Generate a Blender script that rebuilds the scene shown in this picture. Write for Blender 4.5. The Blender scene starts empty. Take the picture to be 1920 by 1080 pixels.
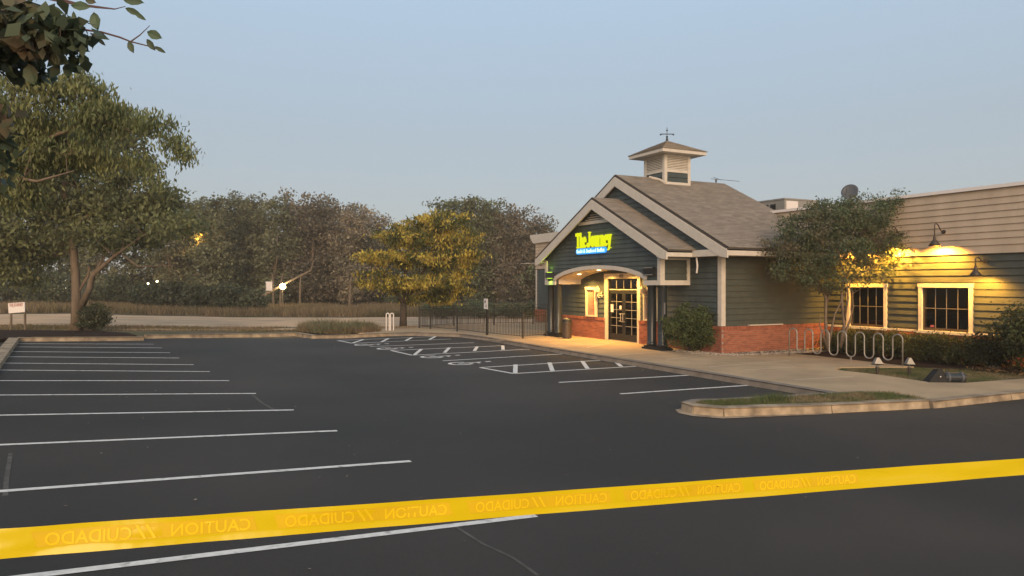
import bpy, bmesh, math, random
import numpy as np
from mathutils import Vector, Matrix, noise
R = math.radians
random.seed(7); rng = np.random.default_rng(7)
SC = bpy.context.scene
COL = SC.collection

# ---------------------------------------------------------------- camera
# world frame: +x into the building (its facades face -x), +y along the facades away from the camera
CH = 2.48; FPX = 1350.0; HOR = 532.0
TH = R(26.7365); S_, C_ = math.sin(TH), math.cos(TH)
cam = bpy.data.cameras.new('camera'); co = bpy.data.objects.new('camera', cam); COL.objects.link(co)
cam.sensor_width = 36; cam.lens = 36 * FPX / 1920; cam.shift_y = -(540 - HOR) / 1920
cam.clip_start = 0.1; cam.clip_end = 2500
co.location = (0, 0, CH); co.rotation_euler = (R(90), 0, -TH)
SC.camera = co

# ---------------------------------------------------------------- light
SUN_EL, SUN_AZ = R(17), R(203)      # azimuth clockwise from +y: behind the camera
SUN_S = 2.6; SKY_S = 0.10
w = bpy.data.worlds.new('World'); SC.world = w; w.use_nodes = True
nt = w.node_tree; nt.nodes.clear()
wo = nt.nodes.new('ShaderNodeOutputWorld'); bg = nt.nodes.new('ShaderNodeBackground')
sky = nt.nodes.new('ShaderNodeTexSky'); sky.sky_type = 'NISHITA'; sky.sun_disc = False
sky.sun_elevation = SUN_EL; sky.sun_rotation = SUN_AZ; sky.dust_density = 1.6; sky.air_density = 1.0; sky.ozone_density = 2.0
# thin even dawn veil over the clear sky, greyer low down, bluer overhead
tc = nt.nodes.new('ShaderNodeTexCoord'); sx = nt.nodes.new('ShaderNodeSeparateXYZ')
rp = nt.nodes.new('ShaderNodeValToRGB'); mx = nt.nodes.new('ShaderNodeMixRGB'); mx.inputs[0].default_value = 0.82
els = rp.color_ramp.elements
els[0].position = 0.0; els[0].color = (3.7, 3.75, 3.7, 1)
els[1].position = 1.0; els[1].color = (3.6, 4.5, 5.7, 1)
for p, c_ in ((0.06, (3.65, 3.85, 3.95, 1)), (0.2, (3.55, 4.1, 4.55, 1)), (0.36, (3.85, 4.9, 6.0, 1))):
    e_ = els.new(p); e_.color = c_
nt.links.new(tc.outputs['Generated'], sx.inputs[0]); nt.links.new(sx.outputs['Z'], rp.inputs[0])
nt.links.new(sky.outputs[0], mx.inputs[1]); nt.links.new(rp.outputs[0], mx.inputs[2])
nt.links.new(mx.outputs[0], bg.inputs[0]); bg.inputs[1].default_value = SKY_S
nt.links.new(bg.outputs[0], wo.inputs[0])
sl = bpy.data.lights.new('sun', 'SUN'); so = bpy.data.objects.new('sun', sl); COL.objects.link(so)
sl.energy = SUN_S; sl.angle = R(40); sl.color = (1.0, 0.70, 0.43)
so.rotation_euler = Vector((math.sin(SUN_AZ) * math.cos(SUN_EL), math.cos(SUN_AZ) * math.cos(SUN_EL), math.sin(SUN_EL))).to_track_quat('Z', 'Y').to_euler()
SC.view_settings.view_transform = 'Standard'; SC.view_settings.look = 'None'
SC.view_settings.exposure = 0.4; SC.view_settings.gamma = 1

# ---------------------------------------------------------------- measuring helpers
def ray(px, py):
    r = (px - 960) / FPX
    return (r * C_ + S_, -r * S_ + C_, -(py - HOR) / FPX)
def gz(x, y=0):                                   # the lot rises gently to the left
    return 0.40 * min(1, max(0, (5.2 - x) / 10.0))
def G(px, py, h=0.0):                             # a point on the ground seen at px, py
    a = ray(px, py); z = h
    for _ in range(12):
        t = (z - CH) / a[2]; z = 0.5 * z + 0.5 * (gz(a[0] * t) + h)
    t = (z - CH) / a[2]
    return (a[0] * t, a[1] * t)
def PX(px, py, x):
    a = ray(px, py); t = x / a[0]; return (a[1] * t, CH + a[2] * t)
def PY(px, py, y):
    a = ray(px, py); t = y / a[1]; return (a[0] * t, CH + a[2] * t)
def PD(px, py, d):                                # at depth d along the view axis
    a = ray(px, py); return (a[0] * d, a[1] * d, CH + a[2] * d)

# ---------------------------------------------------------------- materials
def mat(name, col, rough=0.6, spec=0.4, metal=0.0, var=0.0, island=0.0, nscale=8.0, bump=0.0, bscale=60.0, emit=None, es=0, trans=0.0, col2=None, c2scale=0.6, lo=0.42, hi=0.6, stretch=None):
    m = bpy.data.materials.new(name); m.use_nodes = True; n = m.node_tree.nodes; l = m.node_tree.links
    b = n['Principled BSDF']
    b.inputs['Roughness'].default_value = rough; b.inputs['Metallic'].default_value = metal
    b.inputs['Specular IOR Level'].default_value = spec
    geo = n.new('ShaderNodeNewGeometry')
    def noise_(s, det=4):
        t = n.new('ShaderNodeTexNoise'); t.inputs['Scale'].default_value = s; t.inputs['Detail'].default_value = det
        if stretch:
            mp = n.new('ShaderNodeMapping'); mp.inputs['Scale'].default_value = stretch
            l.new(geo.outputs['Position'], mp.inputs[0]); l.new(mp.outputs[0], t.inputs['Vector'])
        else: l.new(geo.outputs['Position'], t.inputs['Vector'])
        return t
    rgb = n.new('ShaderNodeRGB'); rgb.outputs[0].default_value = (*col, 1); out = rgb.outputs[0]
    if col2:
        t = noise_(c2scale, 5); mr = n.new('ShaderNodeMapRange'); mr.inputs[1].default_value = lo; mr.inputs[2].default_value = hi
        l.new(t.outputs[0], mr.inputs[0]); mxx = n.new('ShaderNodeMixRGB'); mxx.inputs[2].default_value = (*col2, 1)
        l.new(mr.outputs[0], mxx.inputs[0]); l.new(out, mxx.inputs[1]); out = mxx.outputs[0]
    if var or island:
        hs = n.new('ShaderNodeHueSaturation'); v = None
        if var:
            t = noise_(nscale); mr = n.new('ShaderNodeMapRange'); mr.inputs[1].default_value = 0.3; mr.inputs[2].default_value = 0.7
            mr.inputs[3].default_value = 1 - var; mr.inputs[4].default_value = 1 + var
            l.new(t.outputs[0], mr.inputs[0]); v = mr.outputs[0]
        if island:
            mr2 = n.new('ShaderNodeMapRange'); mr2.inputs[3].default_value = 1 - island; mr2.inputs[4].default_value = 1 + island
            l.new(geo.outputs['Random Per Island'], mr2.inputs[0])
            if trans:
                oi = n.new('ShaderNodeObjectInfo'); mo_ = n.new('ShaderNodeMapRange'); mo_.inputs[3].default_value = 0.78; mo_.inputs[4].default_value = 1.28
                l.new(oi.outputs['Random'], mo_.inputs[0]); m2 = n.new('ShaderNodeMath'); m2.operation = 'MULTIPLY'; l.new(mr2.outputs[0], m2.inputs[0]); l.new(mo_.outputs[0], m2.inputs[1]); mr2 = m2
            if v is not None:
                mm = n.new('ShaderNodeMath'); mm.operation = 'MULTIPLY'; l.new(v, mm.inputs[0]); l.new(mr2.outputs[0], mm.inputs[1]); v = mm.outputs[0]
            else: v = mr2.outputs[0]
            if trans:
                mh = n.new('ShaderNodeMapRange'); mh.inputs[3].default_value = 0.485; mh.inputs[4].default_value = 0.515
                l.new(geo.outputs['Random Per Island'], mh.inputs[0]); l.new(mh.outputs[0], hs.inputs['Hue'])
        l.new(v, hs.inputs['Value']); l.new(out, hs.inputs['Color']); out = hs.outputs[0]
    l.new(out, b.inputs['Base Color'])
    if bump:
        t = noise_(bscale, 3); bp = n.new('ShaderNodeBump'); bp.inputs['Strength'].default_value = bump; bp.inputs['Distance'].default_value = 0.02
        l.new(t.outputs[0], bp.inputs['Height']); l.new(bp.outputs[0], b.inputs['Normal'])
    if emit:
        b.inputs['Emission Color'].default_value = (*emit, 1); b.inputs['Emission Strength'].default_value = es
    if trans:
        tr = n.new('ShaderNodeBsdfTranslucent'); l.new(out, tr.inputs[0]); ms = n.new('ShaderNodeMixShader'); ms.inputs[0].default_value = trans
        o = n['Material Output']; l.new(b.outputs[0], ms.inputs[1]); l.new(tr.outputs[0], ms.inputs[2]); l.new(ms.outputs[0], o.inputs[0])
    return m
M = dict(
    paint=mat('slate_siding_paint', (0.060, 0.074, 0.072), 0.55, 0.3, var=0.2, nscale=2.2, island=0.05, stretch=(1, 1, 0.3)),
    lit_paint=mat('warm_lit_slate_siding_paint', (0.062, 0.068, 0.058), 0.6, 0.3, var=0.10, nscale=3, island=0.05),  # same slate paint, the warmer light on these walls mixed into the colour
    tan=mat('tan_siding_paint', (0.46, 0.36, 0.265), 0.65, 0.3, var=0.13, nscale=1.8, island=0.035, stretch=(1, 1, 0.3)),
    trim=mat('cream_trim_paint', (0.55, 0.50, 0.43), 0.55, 0.35, var=0.07, nscale=6),
    dframe=mat('door_frame_paint', (0.60, 0.53, 0.40), 0.5, 0.35, var=0.05),
    shingle=mat('asphalt_shingle', (0.245, 0.21, 0.172), 0.9, 0.2, island=0.13, var=0.1, nscale=2.2),
    shdark=mat('roof_edge', (0.06, 0.052, 0.045), 0.8),
    brick=mat('red_brick', (0.30, 0.105, 0.062), 0.85, 0.2, island=0.22, var=0.10, nscale=20),
    mortar=mat('mortar', (0.30, 0.25, 0.21), 0.95, 0.1, var=0.1),
    dark=mat('black_paint', (0.014, 0.015, 0.016), 0.5, 0.3, var=0.1),
    column=mat('column_paint', (0.022, 0.027, 0.03), 0.3, 0.5),
    iron=mat('black_iron', (0.02, 0.018, 0.016), 0.5, 0.5),
    bronze=mat('bronze_metal', (0.07, 0.054, 0.045), 0.5, 0.4, metal=0.4),
    galv=mat('galvanised_steel', (0.30, 0.275, 0.24), 0.42, 0.5, metal=0.55, var=0.12, nscale=9),
    white=mat('white_board', (0.72, 0.66, 0.62), 0.6),
    grey=mat('grey_metal', (0.30, 0.28, 0.25), 0.55, 0.4, metal=0.2, var=0.1, nscale=4),
    dish=mat('dish_grey', (0.075, 0.08, 0.092), 0.5),
    asphalt=mat('fresh_asphalt', (0.034, 0.031, 0.0265), 0.7, 0.25, var=0.30, nscale=110, bump=0.5, bscale=150, col2=(0.062, 0.052, 0.043), c2scale=0.16, lo=0.40, hi=0.68),
    mark=mat('road_paint', (0.74, 0.71, 0.64), 0.6, 0.3, var=0.12, nscale=14, col2=(0.36, 0.34, 0.30), c2scale=9, lo=0.56, hi=0.72),
    scuff=mat('asphalt_seam', (0.10, 0.092, 0.08), 0.8, 0.2, var=0.3, nscale=6),
    concrete=mat('sidewalk_concrete', (0.45, 0.33, 0.20), 0.85, 0.2, var=0.10, nscale=1.3, bump=0.15, bscale=90, col2=(0.385, 0.28, 0.175), c2scale=0.5),
    kerb=mat('kerb_concrete', (0.40, 0.31, 0.21), 0.85, 0.2, var=0.25, nscale=5, bump=0.4, bscale=40, col2=(0.24, 0.185, 0.125), c2scale=2.2, lo=0.40, hi=0.62),
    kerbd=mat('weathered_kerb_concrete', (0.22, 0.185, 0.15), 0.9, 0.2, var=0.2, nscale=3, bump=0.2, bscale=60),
    road=mat('pale_road', (0.62, 0.41, 0.24), 0.9, 0.2, var=0.12, nscale=0.6, col2=(0.44, 0.30, 0.18), c2scale=0.35, stretch=(1, 4, 1)),
    soil=mat('dry_ground', (0.17, 0.135, 0.085), 0.95, 0.1, var=0.25, nscale=0.8, col2=(0.10, 0.10, 0.05), c2scale=0.3),
    lawn=mat('lawn_soil', (0.075, 0.082, 0.028), 0.95, 0.1, var=0.25, nscale=3, col2=(0.15, 0.12, 0.07), c2scale=0.5, lo=0.5, hi=0.7),
    mulch=mat('mulch', (0.035, 0.022, 0.016), 0.95, 0.1, var=0.3, nscale=10, bump=0.6, bscale=30),
    stone=mat('river_stone', (0.30, 0.25, 0.20), 0.8, 0.3, island=0.35),
    rock=mat('landscape_rock', (0.42, 0.34, 0.25), 0.85, 0.2, var=0.2, bump=0.4, bscale=12),
    bark=mat('bark', (0.15, 0.115, 0.085), 0.9, 0.1, var=0.25, nscale=7, bump=0.6, bscale=22, stretch=(1, 1, 0.25)),
    barkd=mat('dark_bark', (0.075, 0.06, 0.048), 0.9, 0.1, var=0.25, nscale=7, bump=0.5, bscale=22),
    barkp=mat('smooth_pale_bark', (0.17, 0.125, 0.09), 0.7, 0.2, var=0.2, nscale=9),
    twig=mat('reddish_twig', (0.10, 0.055, 0.05), 0.7),
    room=mat('room_surface', (0.025, 0.022, 0.018), 0.9, 0.1),
    blue=mat('blue_sign_panel', (0.02, 0.12, 0.35), 0.4, emit=(0.03, 0.28, 0.8), es=1.0),
    redink=mat('faded_red_ink', (0.42, 0.22, 0.19), 0.7),
    ink=mat('black_ink', (0.04, 0.03, 0.025), 0.7),
    sink=mat('sign_ink', (0.09, 0.09, 0.11), 0.7),
)
def glass_mat():
    m = bpy.data.materials.new('window_glass'); m.use_nodes = True; n = m.node_tree.nodes; l = m.node_tree.links
    n.remove(n['Principled BSDF']); o = n['Material Output']
    gl = n.new('ShaderNodeBsdfGlossy'); gl.inputs['Roughness'].default_value = 0.03; gl.inputs['Color'].default_value = (0.85, 0.85, 0.85, 1)
    tr = n.new('ShaderNodeBsdfTransparent'); tr.inputs[0].default_value = (0.55, 0.56, 0.55, 1)
    fr = n.new('ShaderNodeFresnel'); fr.inputs[0].default_value = 1.45
    ms = n.new('ShaderNodeMixShader'); l.new(fr.outputs[0], ms.inputs[0]); l.new(tr.outputs[0], ms.inputs[1]); l.new(gl.outputs[0], ms.inputs[2])
    l.new(ms.outputs[0], o.inputs[0]); return m
M['glass'] = glass_mat()
def emis(name, col, s):
    m = bpy.data.materials.new(name); m.use_nodes = True; n = m.node_tree.nodes; l = m.node_tree.links
    n.remove(n['Principled BSDF']); e = n.new('ShaderNodeEmission'); e.inputs[0].default_value = (*col, 1); e.inputs[1].default_value = s
    l.new(e.outputs[0], n['Material Output'].inputs[0]); return m
M['bulb'] = emis('warm_bulb', (1.0, 0.62, 0.25), 14)
M['downlight'] = emis('downlight', (1.0, 0.70, 0.36), 7)
M['neon'] = emis('yellow_sign_face', (0.80, 0.84, 0.01), 0.82)
M['white_neon'] = emis('white_sign_letters', (0.55, 0.85, 1.0), 1.5)
M['lime'] = emis('lime_tube', (0.55, 0.95, 0.03), 2.2)
M['far_lamp'] = emis('far_street_lamp', (1.0, 0.80, 0.40), 60)
M['far_light'] = emis('far_lights', (1.0, 0.90, 0.62), 7)
M['redglow'] = emis('red_glow', (1.0, 0.18, 0.12), 1.3)

def leafmat(name, c1, c2, scale=0.5, lo=0.42, hi=0.58, trans=0.3, isl=0.35, rough=0.55):
    return mat(name, c1, rough, 0.3, island=isl, trans=trans, col2=c2, c2scale=scale, lo=lo, hi=hi)
M['leaf_far'] = leafmat('far_leaves_olive', (0.165, 0.165, 0.092), (0.12, 0.13, 0.07), 0.25, isl=0.4)
M['leaf_far2'] = leafmat('far_leaves_brown', (0.23, 0.19, 0.135), (0.165, 0.145, 0.10), 0.25, isl=0.4)
M['leaf_far3'] = leafmat('far_leaves_green', (0.115, 0.14, 0.072), (0.13, 0.135, 0.075), 0.25, isl=0.4)
M['leaf_dark'] = leafmat('dark_shrub_leaves', (0.075, 0.09, 0.048), (0.09, 0.095, 0.052), 0.8)
M['leaf_yel'] = leafmat('turning_leaves', (0.50, 0.38, 0.075), (0.085, 0.095, 0.025), 1.1, 0.45, 0.54, 0.35)
M['leaf_left'] = leafmat('left_tree_leaves', (0.18, 0.19, 0.085), (0.12, 0.135, 0.065), 0.5, trans=0.4)
M['leaf_left2'] = leafmat('hanging_leaves', (0.16, 0.185, 0.08), (0.25, 0.26, 0.11), 0.8, 0.45, 0.60, 0.42)
M['leaf_near'] = leafmat('near_leaves', (0.08, 0.11, 0.065), (0.18, 0.13, 0.08), 3.0, 0.50, 0.68, 0.3, 0.25)
M['leaf_myrtle'] = leafmat('myrtle_leaves', (0.085, 0.108, 0.055), (0.13, 0.10, 0.06), 0.9, 0.5, 0.7, 0.35)
M['leaf_bush'] = leafmat('bush_leaves', (0.135, 0.165, 0.06), (0.085, 0.115, 0.04), 2.5)
M['leaf_hedge'] = leafmat('hedge_leaves', (0.075, 0.085, 0.025), (0.05, 0.055, 0.02), 1.5)
M['grass'] = leafmat('grass_blades', (0.10, 0.12, 0.04), (0.24, 0.18, 0.10), 1.2, 0.42, 0.6)
M['drygrass'] = leafmat('dry_grass_blades', (0.22, 0.155, 0.09), (0.15, 0.12, 0.06), 0.35, 0.4, 0.6)
M['tape'] = mat('yellow_tape', (0.92, 0.66, 0.010), 0.22, 0.5, trans=0.28, island=0.0001)
M['tapeband'] = mat('tape_print_band', (0.70, 0.46, 0.012), 0.4, 0.3, var=0.05)
M['tapeletter'] = mat('tape_print_letter', (0.83, 0.585, 0.012), 0.35, 0.3)
M['case'] = mat('case_back', (0.30, 0.20, 0.15), 0.35, 0.5, var=0.2, nscale=2)
M['casered'] = mat('case_red_edge', (0.45, 0.07, 0.03), 0.5)

# ---------------------------------------------------------------- mesh helpers
class MB:
    def __init__(s): s.v = []; s.f = []
    def add(s, vs, fs):
        k = len(s.v); s.v += [tuple(p) for p in vs]; s.f += [tuple(i + k for i in f) for f in fs]; return s
    def box(s, x0, x1, y0, y1, z0, z1):
        return s.add([(x0,y0,z0),(x1,y0,z0),(x1,y1,z0),(x0,y1,z0),(x0,y0,z1),(x1,y0,z1),(x1,y1,z1),(x0,y1,z1)],
              [(0,3,2,1),(4,5,6,7),(0,1,5,4),(1,2,6,5),(2,3,7,6),(3,0,4,7)])
    def hexa(s, b, t):                            # bottom quad, top quad
        return s.add(list(b) + list(t), [(0,3,2,1),(4,5,6,7),(0,1,5,4),(1,2,6,5),(2,3,7,6),(3,0,4,7)])
    def tube(s, pts, r, n=8, cap=True):
        pts = [Vector(p) for p in pts]; rs = r if isinstance(r, (list, tuple)) else [r] * len(pts)
        k = len(s.v); d0 = (pts[1] - pts[0]).normalized(); u = d0.orthogonal().normalized()
        for i, p in enumerate(pts):
            d = (pts[min(i + 1, len(pts) - 1)] - pts[max(i - 1, 0)]).normalized()
            u = (u - d * u.dot(d)).normalized(); v = d.cross(u)
            for j in range(n):
                a = 2 * math.pi * j / n; s.v.append(tuple(p + (u * math.cos(a) + v * math.sin(a)) * rs[i]))
        for i in range(len(pts) - 1):
            for j in range(n):
                a = k + i * n + j; b = k + i * n + (j + 1) % n; s.f.append((a, b, b + n, a + n))
        if cap: s.f.append(tuple(k + j for j in range(n))[::-1]); s.f.append(tuple(k + (len(pts) - 1) * n + j for j in range(n)))
        return s
    def lathe(s, c, prof, n=20):                  # prof: list of (r, z)
        k = len(s.v)
        for r, z in prof:
            for j in range(n):
                a = 2 * math.pi * j / n; s.v.append((c[0] + r * math.cos(a), c[1] + r * math.sin(a), c[2] + z))
        for i in range(len(prof) - 1):
            for j in range(n):
                a = k + i * n + j; b = k + i * n + (j + 1) % n; s.f.append((a, b, b + n, a + n))
        s.f.append(tuple(k + j for j in range(n))[::-1]); s.f.append(tuple(k + (len(prof) - 1) * n + j for j in range(n)))
        return s
    def mesh(s, name, m):
        me = bpy.data.meshes.new(name); me.from_pydata(s.v, [], s.f); me.materials.append(m); me.validate(); return me
    def build(s, name, m, parent=None, smooth=False, **kw):
        me = s.mesh(name, m)
        if smooth:
            for p in me.polygons: p.use_smooth = True
        o = bpy.data.objects.new(name, me); COL.objects.link(o)
        if parent:
            o.parent = parent; o.matrix_parent_inverse = parent.matrix_basis.inverted()
        return tag(o, **kw)
def tag(o, label=None, cat=None, group=None, kind=None):
    if label: o['label'] = label
    if cat: o['category'] = cat
    if group: o['group'] = group
    if kind: o['kind'] = kind
    return o
def empty(name, loc, label=None, cat=None, group=None, rz=0):
    o = bpy.data.objects.new(name, None); o.empty_display_size = 0.2; COL.objects.link(o); o.location = loc; o.rotation_euler = (0, 0, rz)
    return tag(o, label, cat, group)
def fixnormals(me):
    bm = bmesh.new(); bm.from_mesh(me); bmesh.ops.recalc_face_normals(bm, faces=bm.faces); bm.to_mesh(me); bm.free()
def sheet(name, poly, h, m, skirt=0.0, parent=None, step=0.5, **kw):       # a flat piece of ground following gz
    bm = bmesh.new(); vs = [bm.verts.new((p[0], p[1], 0)) for p in poly]; f = bm.faces.new(vs)
    if f.normal.z < 0 or (f.normal_update() or f.normal.z < 0): f.normal_flip()
    x = -4.8; step = 1.0
    lo, hi = min(p[0] for p in poly), max(p[0] for p in poly)
    while x < 5.3:
        if lo < x < hi:
            bmesh.ops.bisect_plane(bm, geom=bm.verts[:] + bm.edges[:] + bm.faces[:], plane_co=(x, 0, 0), plane_no=(1, 0, 0))
        x += step
    for v in bm.verts: v.co.z = gz(v.co.x) + h
    if skirt:
        be = [e for e in bm.edges if len(e.link_faces) == 1]
        r = bmesh.ops.extrude_edge_only(bm, edges=be)
        for g in r['geom']:
            if isinstance(g, bmesh.types.BMVert): g.co.z -= skirt
        bmesh.ops.recalc_face_normals(bm, faces=bm.faces)
    bmesh.ops.triangulate(bm, faces=[f for f in bm.faces if len(f.verts) > 4])
    me = bpy.data.meshes.new(name); bm.to_mesh(me); bm.free(); me.materials.append(m)
    o = bpy.data.objects.new(name, me); COL.objects.link(o)
    if parent: o.parent = parent
    return tag(o, **kw)
def strip(mb, pts, wd, h):                        # painted line on the lot, follows the ground
    P = []
    for a, b in zip(pts[:-1], pts[1:]):
        n = max(1, int(math.dist(a, b) / 0.5)); P += [(a[0] + (b[0] - a[0]) * i / n, a[1] + (b[1] - a[1]) * i / n) for i in range(n)]
    P.append(pts[-1]); k = len(mb.v)
    for i, p in enumerate(P):
        q0, q1 = P[max(0, i - 1)], P[min(len(P) - 1, i + 1)]
        d = Vector((q1[0] - q0[0], q1[1] - q0[1])).normalized(); n = Vector((-d.y, d.x)) * wd / 2
        for s in (1, -1):
            X, Y = p[0] + s * n.x, p[1] + s * n.y; mb.v.append((X, Y, gz(X) + h))
    for i in range(len(P) - 1): a = k + 2 * i; mb.f.append((a, a + 1, a + 3, a + 2))
    return mb
def prism(name, poly, axis, a0, a1, m, parent=None, **kw):   # poly (u,v) extruded along axis: 'x': (y,z), 'y': (x,z), 'z': (x,y)
    def p3(u, v, a): return {'x': (a, u, v), 'y': (u, a, v), 'z': (u, v, a)}[axis]
    bm = bmesh.new(); A = [bm.verts.new(p3(*p, a0)) for p in poly]; B = [bm.verts.new(p3(*p, a1)) for p in poly]; n = len(poly)
    bm.faces.new(A); bm.faces.new(B[::-1])
    for i in range(n): bm.faces.new((A[i], B[i], B[(i + 1) % n], A[(i + 1) % n]))
    bmesh.ops.recalc_face_normals(bm, faces=bm.faces); bmesh.ops.triangulate(bm, faces=[f for f in bm.faces if len(f.verts) > 4])
    me = bpy.data.meshes.new(name); bm.to_mesh(me); bm.free(); me.materials.append(m)
    o = bpy.data.objects.new(name, me); COL.objects.link(o)
    if parent: o.parent = parent; o.matrix_parent_inverse = parent.matrix_basis.inverted()
    return tag(o, **kw)
def text_mesh(name, s, size, m, place, parent=None, xs=1.0, extrude=0.0, bold=0.0, **kw):
    # place(u, v, w) -> world point; u along the text, v up, w out of the face
    cu = bpy.data.curves.new('tmp', 'FONT'); cu.body = s; cu.size = size; cu.extrude = extrude; cu.offset = bold; cu.resolution_u = 3
    to = bpy.data.objects.new('tmp', cu); COL.objects.link(to); bpy.context.view_layer.update()
    me = bpy.data.meshes.new_from_object(to.evaluated_get(bpy.context.evaluated_depsgraph_get()))
    bpy.data.objects.remove(to); bpy.data.curves.remove(cu); me.name = name
    xsb = [v.co.x for v in me.vertices]; x0, x1 = min(xsb), max(xsb)
    for v in me.vertices: v.co = Vector(place((v.co.x - x0) * xs, v.co.y, v.co.z))
    me.materials.clear(); me.materials.append(m)
    o = bpy.data.objects.new(name, me); COL.objects.link(o)
    if parent: o.parent = parent; o.matrix_parent_inverse = parent.matrix_basis.inverted()
    tag(o, **kw); return o, (x1 - x0) * xs

# ================================================================ GROUND
sheet('ground', [(-320, -60), (420, -60), (420, 520), (-320, 520)], -0.03, M['soil'], kind='structure')
lot = sheet('parking_lot', [(-14, -8), (34, -8), (34, 8.75), (13.22, 9.3), (13.22, 31.2), (11.6, 33.0), (9.2, 33.6), (-5.0, 34.0), (-14, 34.0)], 0.0, M['asphalt'], kind='structure')
LW = 0.105; MH = 0.005
def line(name, pts, wd=LW, pixel=True, h=MH, m=None):
    mb = MB(); strip(mb, [G(*p) if pixel else p for p in pts], wd, h); return mb.build(name, m or M['mark'], lot)
for a, b in [((-60, 1095), (1005, 967)), ((-60, 926), (770, 865)), ((-60, 837), (632, 808)), ((-60, 780), (551, 769)), ((-60, 741.5), (480, 738)),
             ((-40, 714), (430, 714)), ((-15, 694), (393, 697)), ((3, 681), (363, 684)), ((12, 669), (336, 671.5)), ((22, 659.5), (319, 661.5)),
             ((30, 650.5), (304, 652.5)), ((32, 644.5), (288, 645.5))]:
    line('stall_line', [a, b])
for a, b in [((692.7, 650), (888.5, 642.7)), ((830, 676.8), (1060, 663.5)), ((1048, 717.3), (1330, 701.7)), ((1163, 738.8), (1468, 718.3))]:
    line('stall_line', [a, b])
for top, left, bot, diag in [
    (((633.3, 638.5), (816.7, 631.3)), ((633.3, 638.5), (660.4, 643.8)), ((660.4, 643.8), (845.8, 635.8)),
     [((661, 643.5), (681, 637)), ((715.6, 641.3), (728, 635)), ((760.4, 639), (773, 633)), ((805, 637), (816.7, 631))]),
    (((733, 657.3), (943.8, 648.3)), ((733, 657.3), (773, 666.3)), ((773, 666.3), (993.8, 654.8)),
     [((777, 665.8), (790.6, 654.6)), ((833.3, 661.7), (842.7, 652)), ((889.6, 658.3), (894.8, 650)), ((943.3, 656.2), (942.7, 648.3))]),
    (((900, 689.3), (1150, 674.3)), ((900, 689.3), (963.3, 700.7)), ((963.3, 700.7), (1226.7, 685)),
     [((966, 700), (966.7, 684)), ((1036, 696), (1030, 680)), ((1101.7, 691.7), (1091.7, 677.3)), ((1165, 687.7), (1150, 675))])]:
    hm = MB()
    for s_ in (top, left, bot): strip(hm, [G(*p) for p in s_], LW, MH)
    hm.build('hatch_outline', M['mark'], lot)
    for d in diag: line('hatch_stripe', list(d), wd=0.13, h=MH + 0.004)
for px, py in ((694, 646.2), (738, 653.3), (823, 668.6), (878, 681)):     # wheelchair symbols
    cx, cy = G(px, py); mb = MB(); k = 1.15
    def pt(u, v): return (cx + u * k, cy + v * k)
    ring = [pt(-0.22 + 0.30 * math.cos(R(a)), 0.30 * math.sin(R(a))) for a in range(50, 345, 15)]
    strip(mb, ring, 0.12, MH)
    strip(mb, [pt(-0.30, -0.02), pt(0.02, 0.02), pt(0.42, 0.08)], 0.11, MH + 0.003)
    strip(mb, [pt(0.28, 0.05), pt(0.26, -0.18)], 0.09, MH + 0.0015)
    strip(mb, [pt(0.56, 0.10), pt(0.72, 0.11)], 0.16, MH)
    mb.build('wheelchair_symbol', M['mark'], lot)
# faint seams and scuffs in the asphalt
for pts, wd in (([(850, 985), (905, 1020), (960, 1045), (1010, 1080)], 0.035), ([(470, 738), (492, 756), (520, 772)], 0.05), ([(1700, 774), (1830, 790), (1990, 812)], 0.03),
                ([(1100, 728), (1150, 727)], 0.05), ([(1565, 772), (1840, 763)], 0.06), ([(20, 850), (12, 900), (10, 930)], 0.05), ([(1220, 900), (1235, 905)], 0.02)):
    line('asphalt_seam', pts, wd, h=0.003, m=M['scuff'])

# pavements
walk = sheet('sidewalk', [(13.25, 9.25), (34, 8.45), (34, 9.9), (19.6, 10.2), (17.3, 10.42), (16.65, 10.85), (16.85, 12.4), (16.75, 13.6), (17.4, 14.0), (19.35, 13.1), (19.45, 16.6),
      (19.3, 17.35), (17.0, 17.75), (16.25, 19.0), (16.3, 20.2), (17.3, 20.4), (17.3, 29.4), (22.3, 29.4), (22.3, 37.5), (13.2, 38.5), (9.3, 36.9), (8.9, 33.9), (11.5, 33.4), (13.25, 31.5)], 0.13, M['concrete'], skirt=0.2, kind='structure')
jm = mat('joint_sealant', (0.62, 0.50, 0.36), 0.8)
for a, b in (((1100, 652), (1160, 640)), ((1162, 666), (1282, 656)), ((1330, 688), (1480, 676)), ((1490, 712), (1600, 706)), ((1395, 694), (1492, 688)), ((930, 640), (1010, 634)), ((860, 632), (960, 640)), ((1250, 674), (1310, 668))):
    mb = MB(); strip(mb, [G(*a, 0.13), G(*b, 0.13)], 0.05, 0.134); mb.build('expansion_joint', jm, walk)
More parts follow.
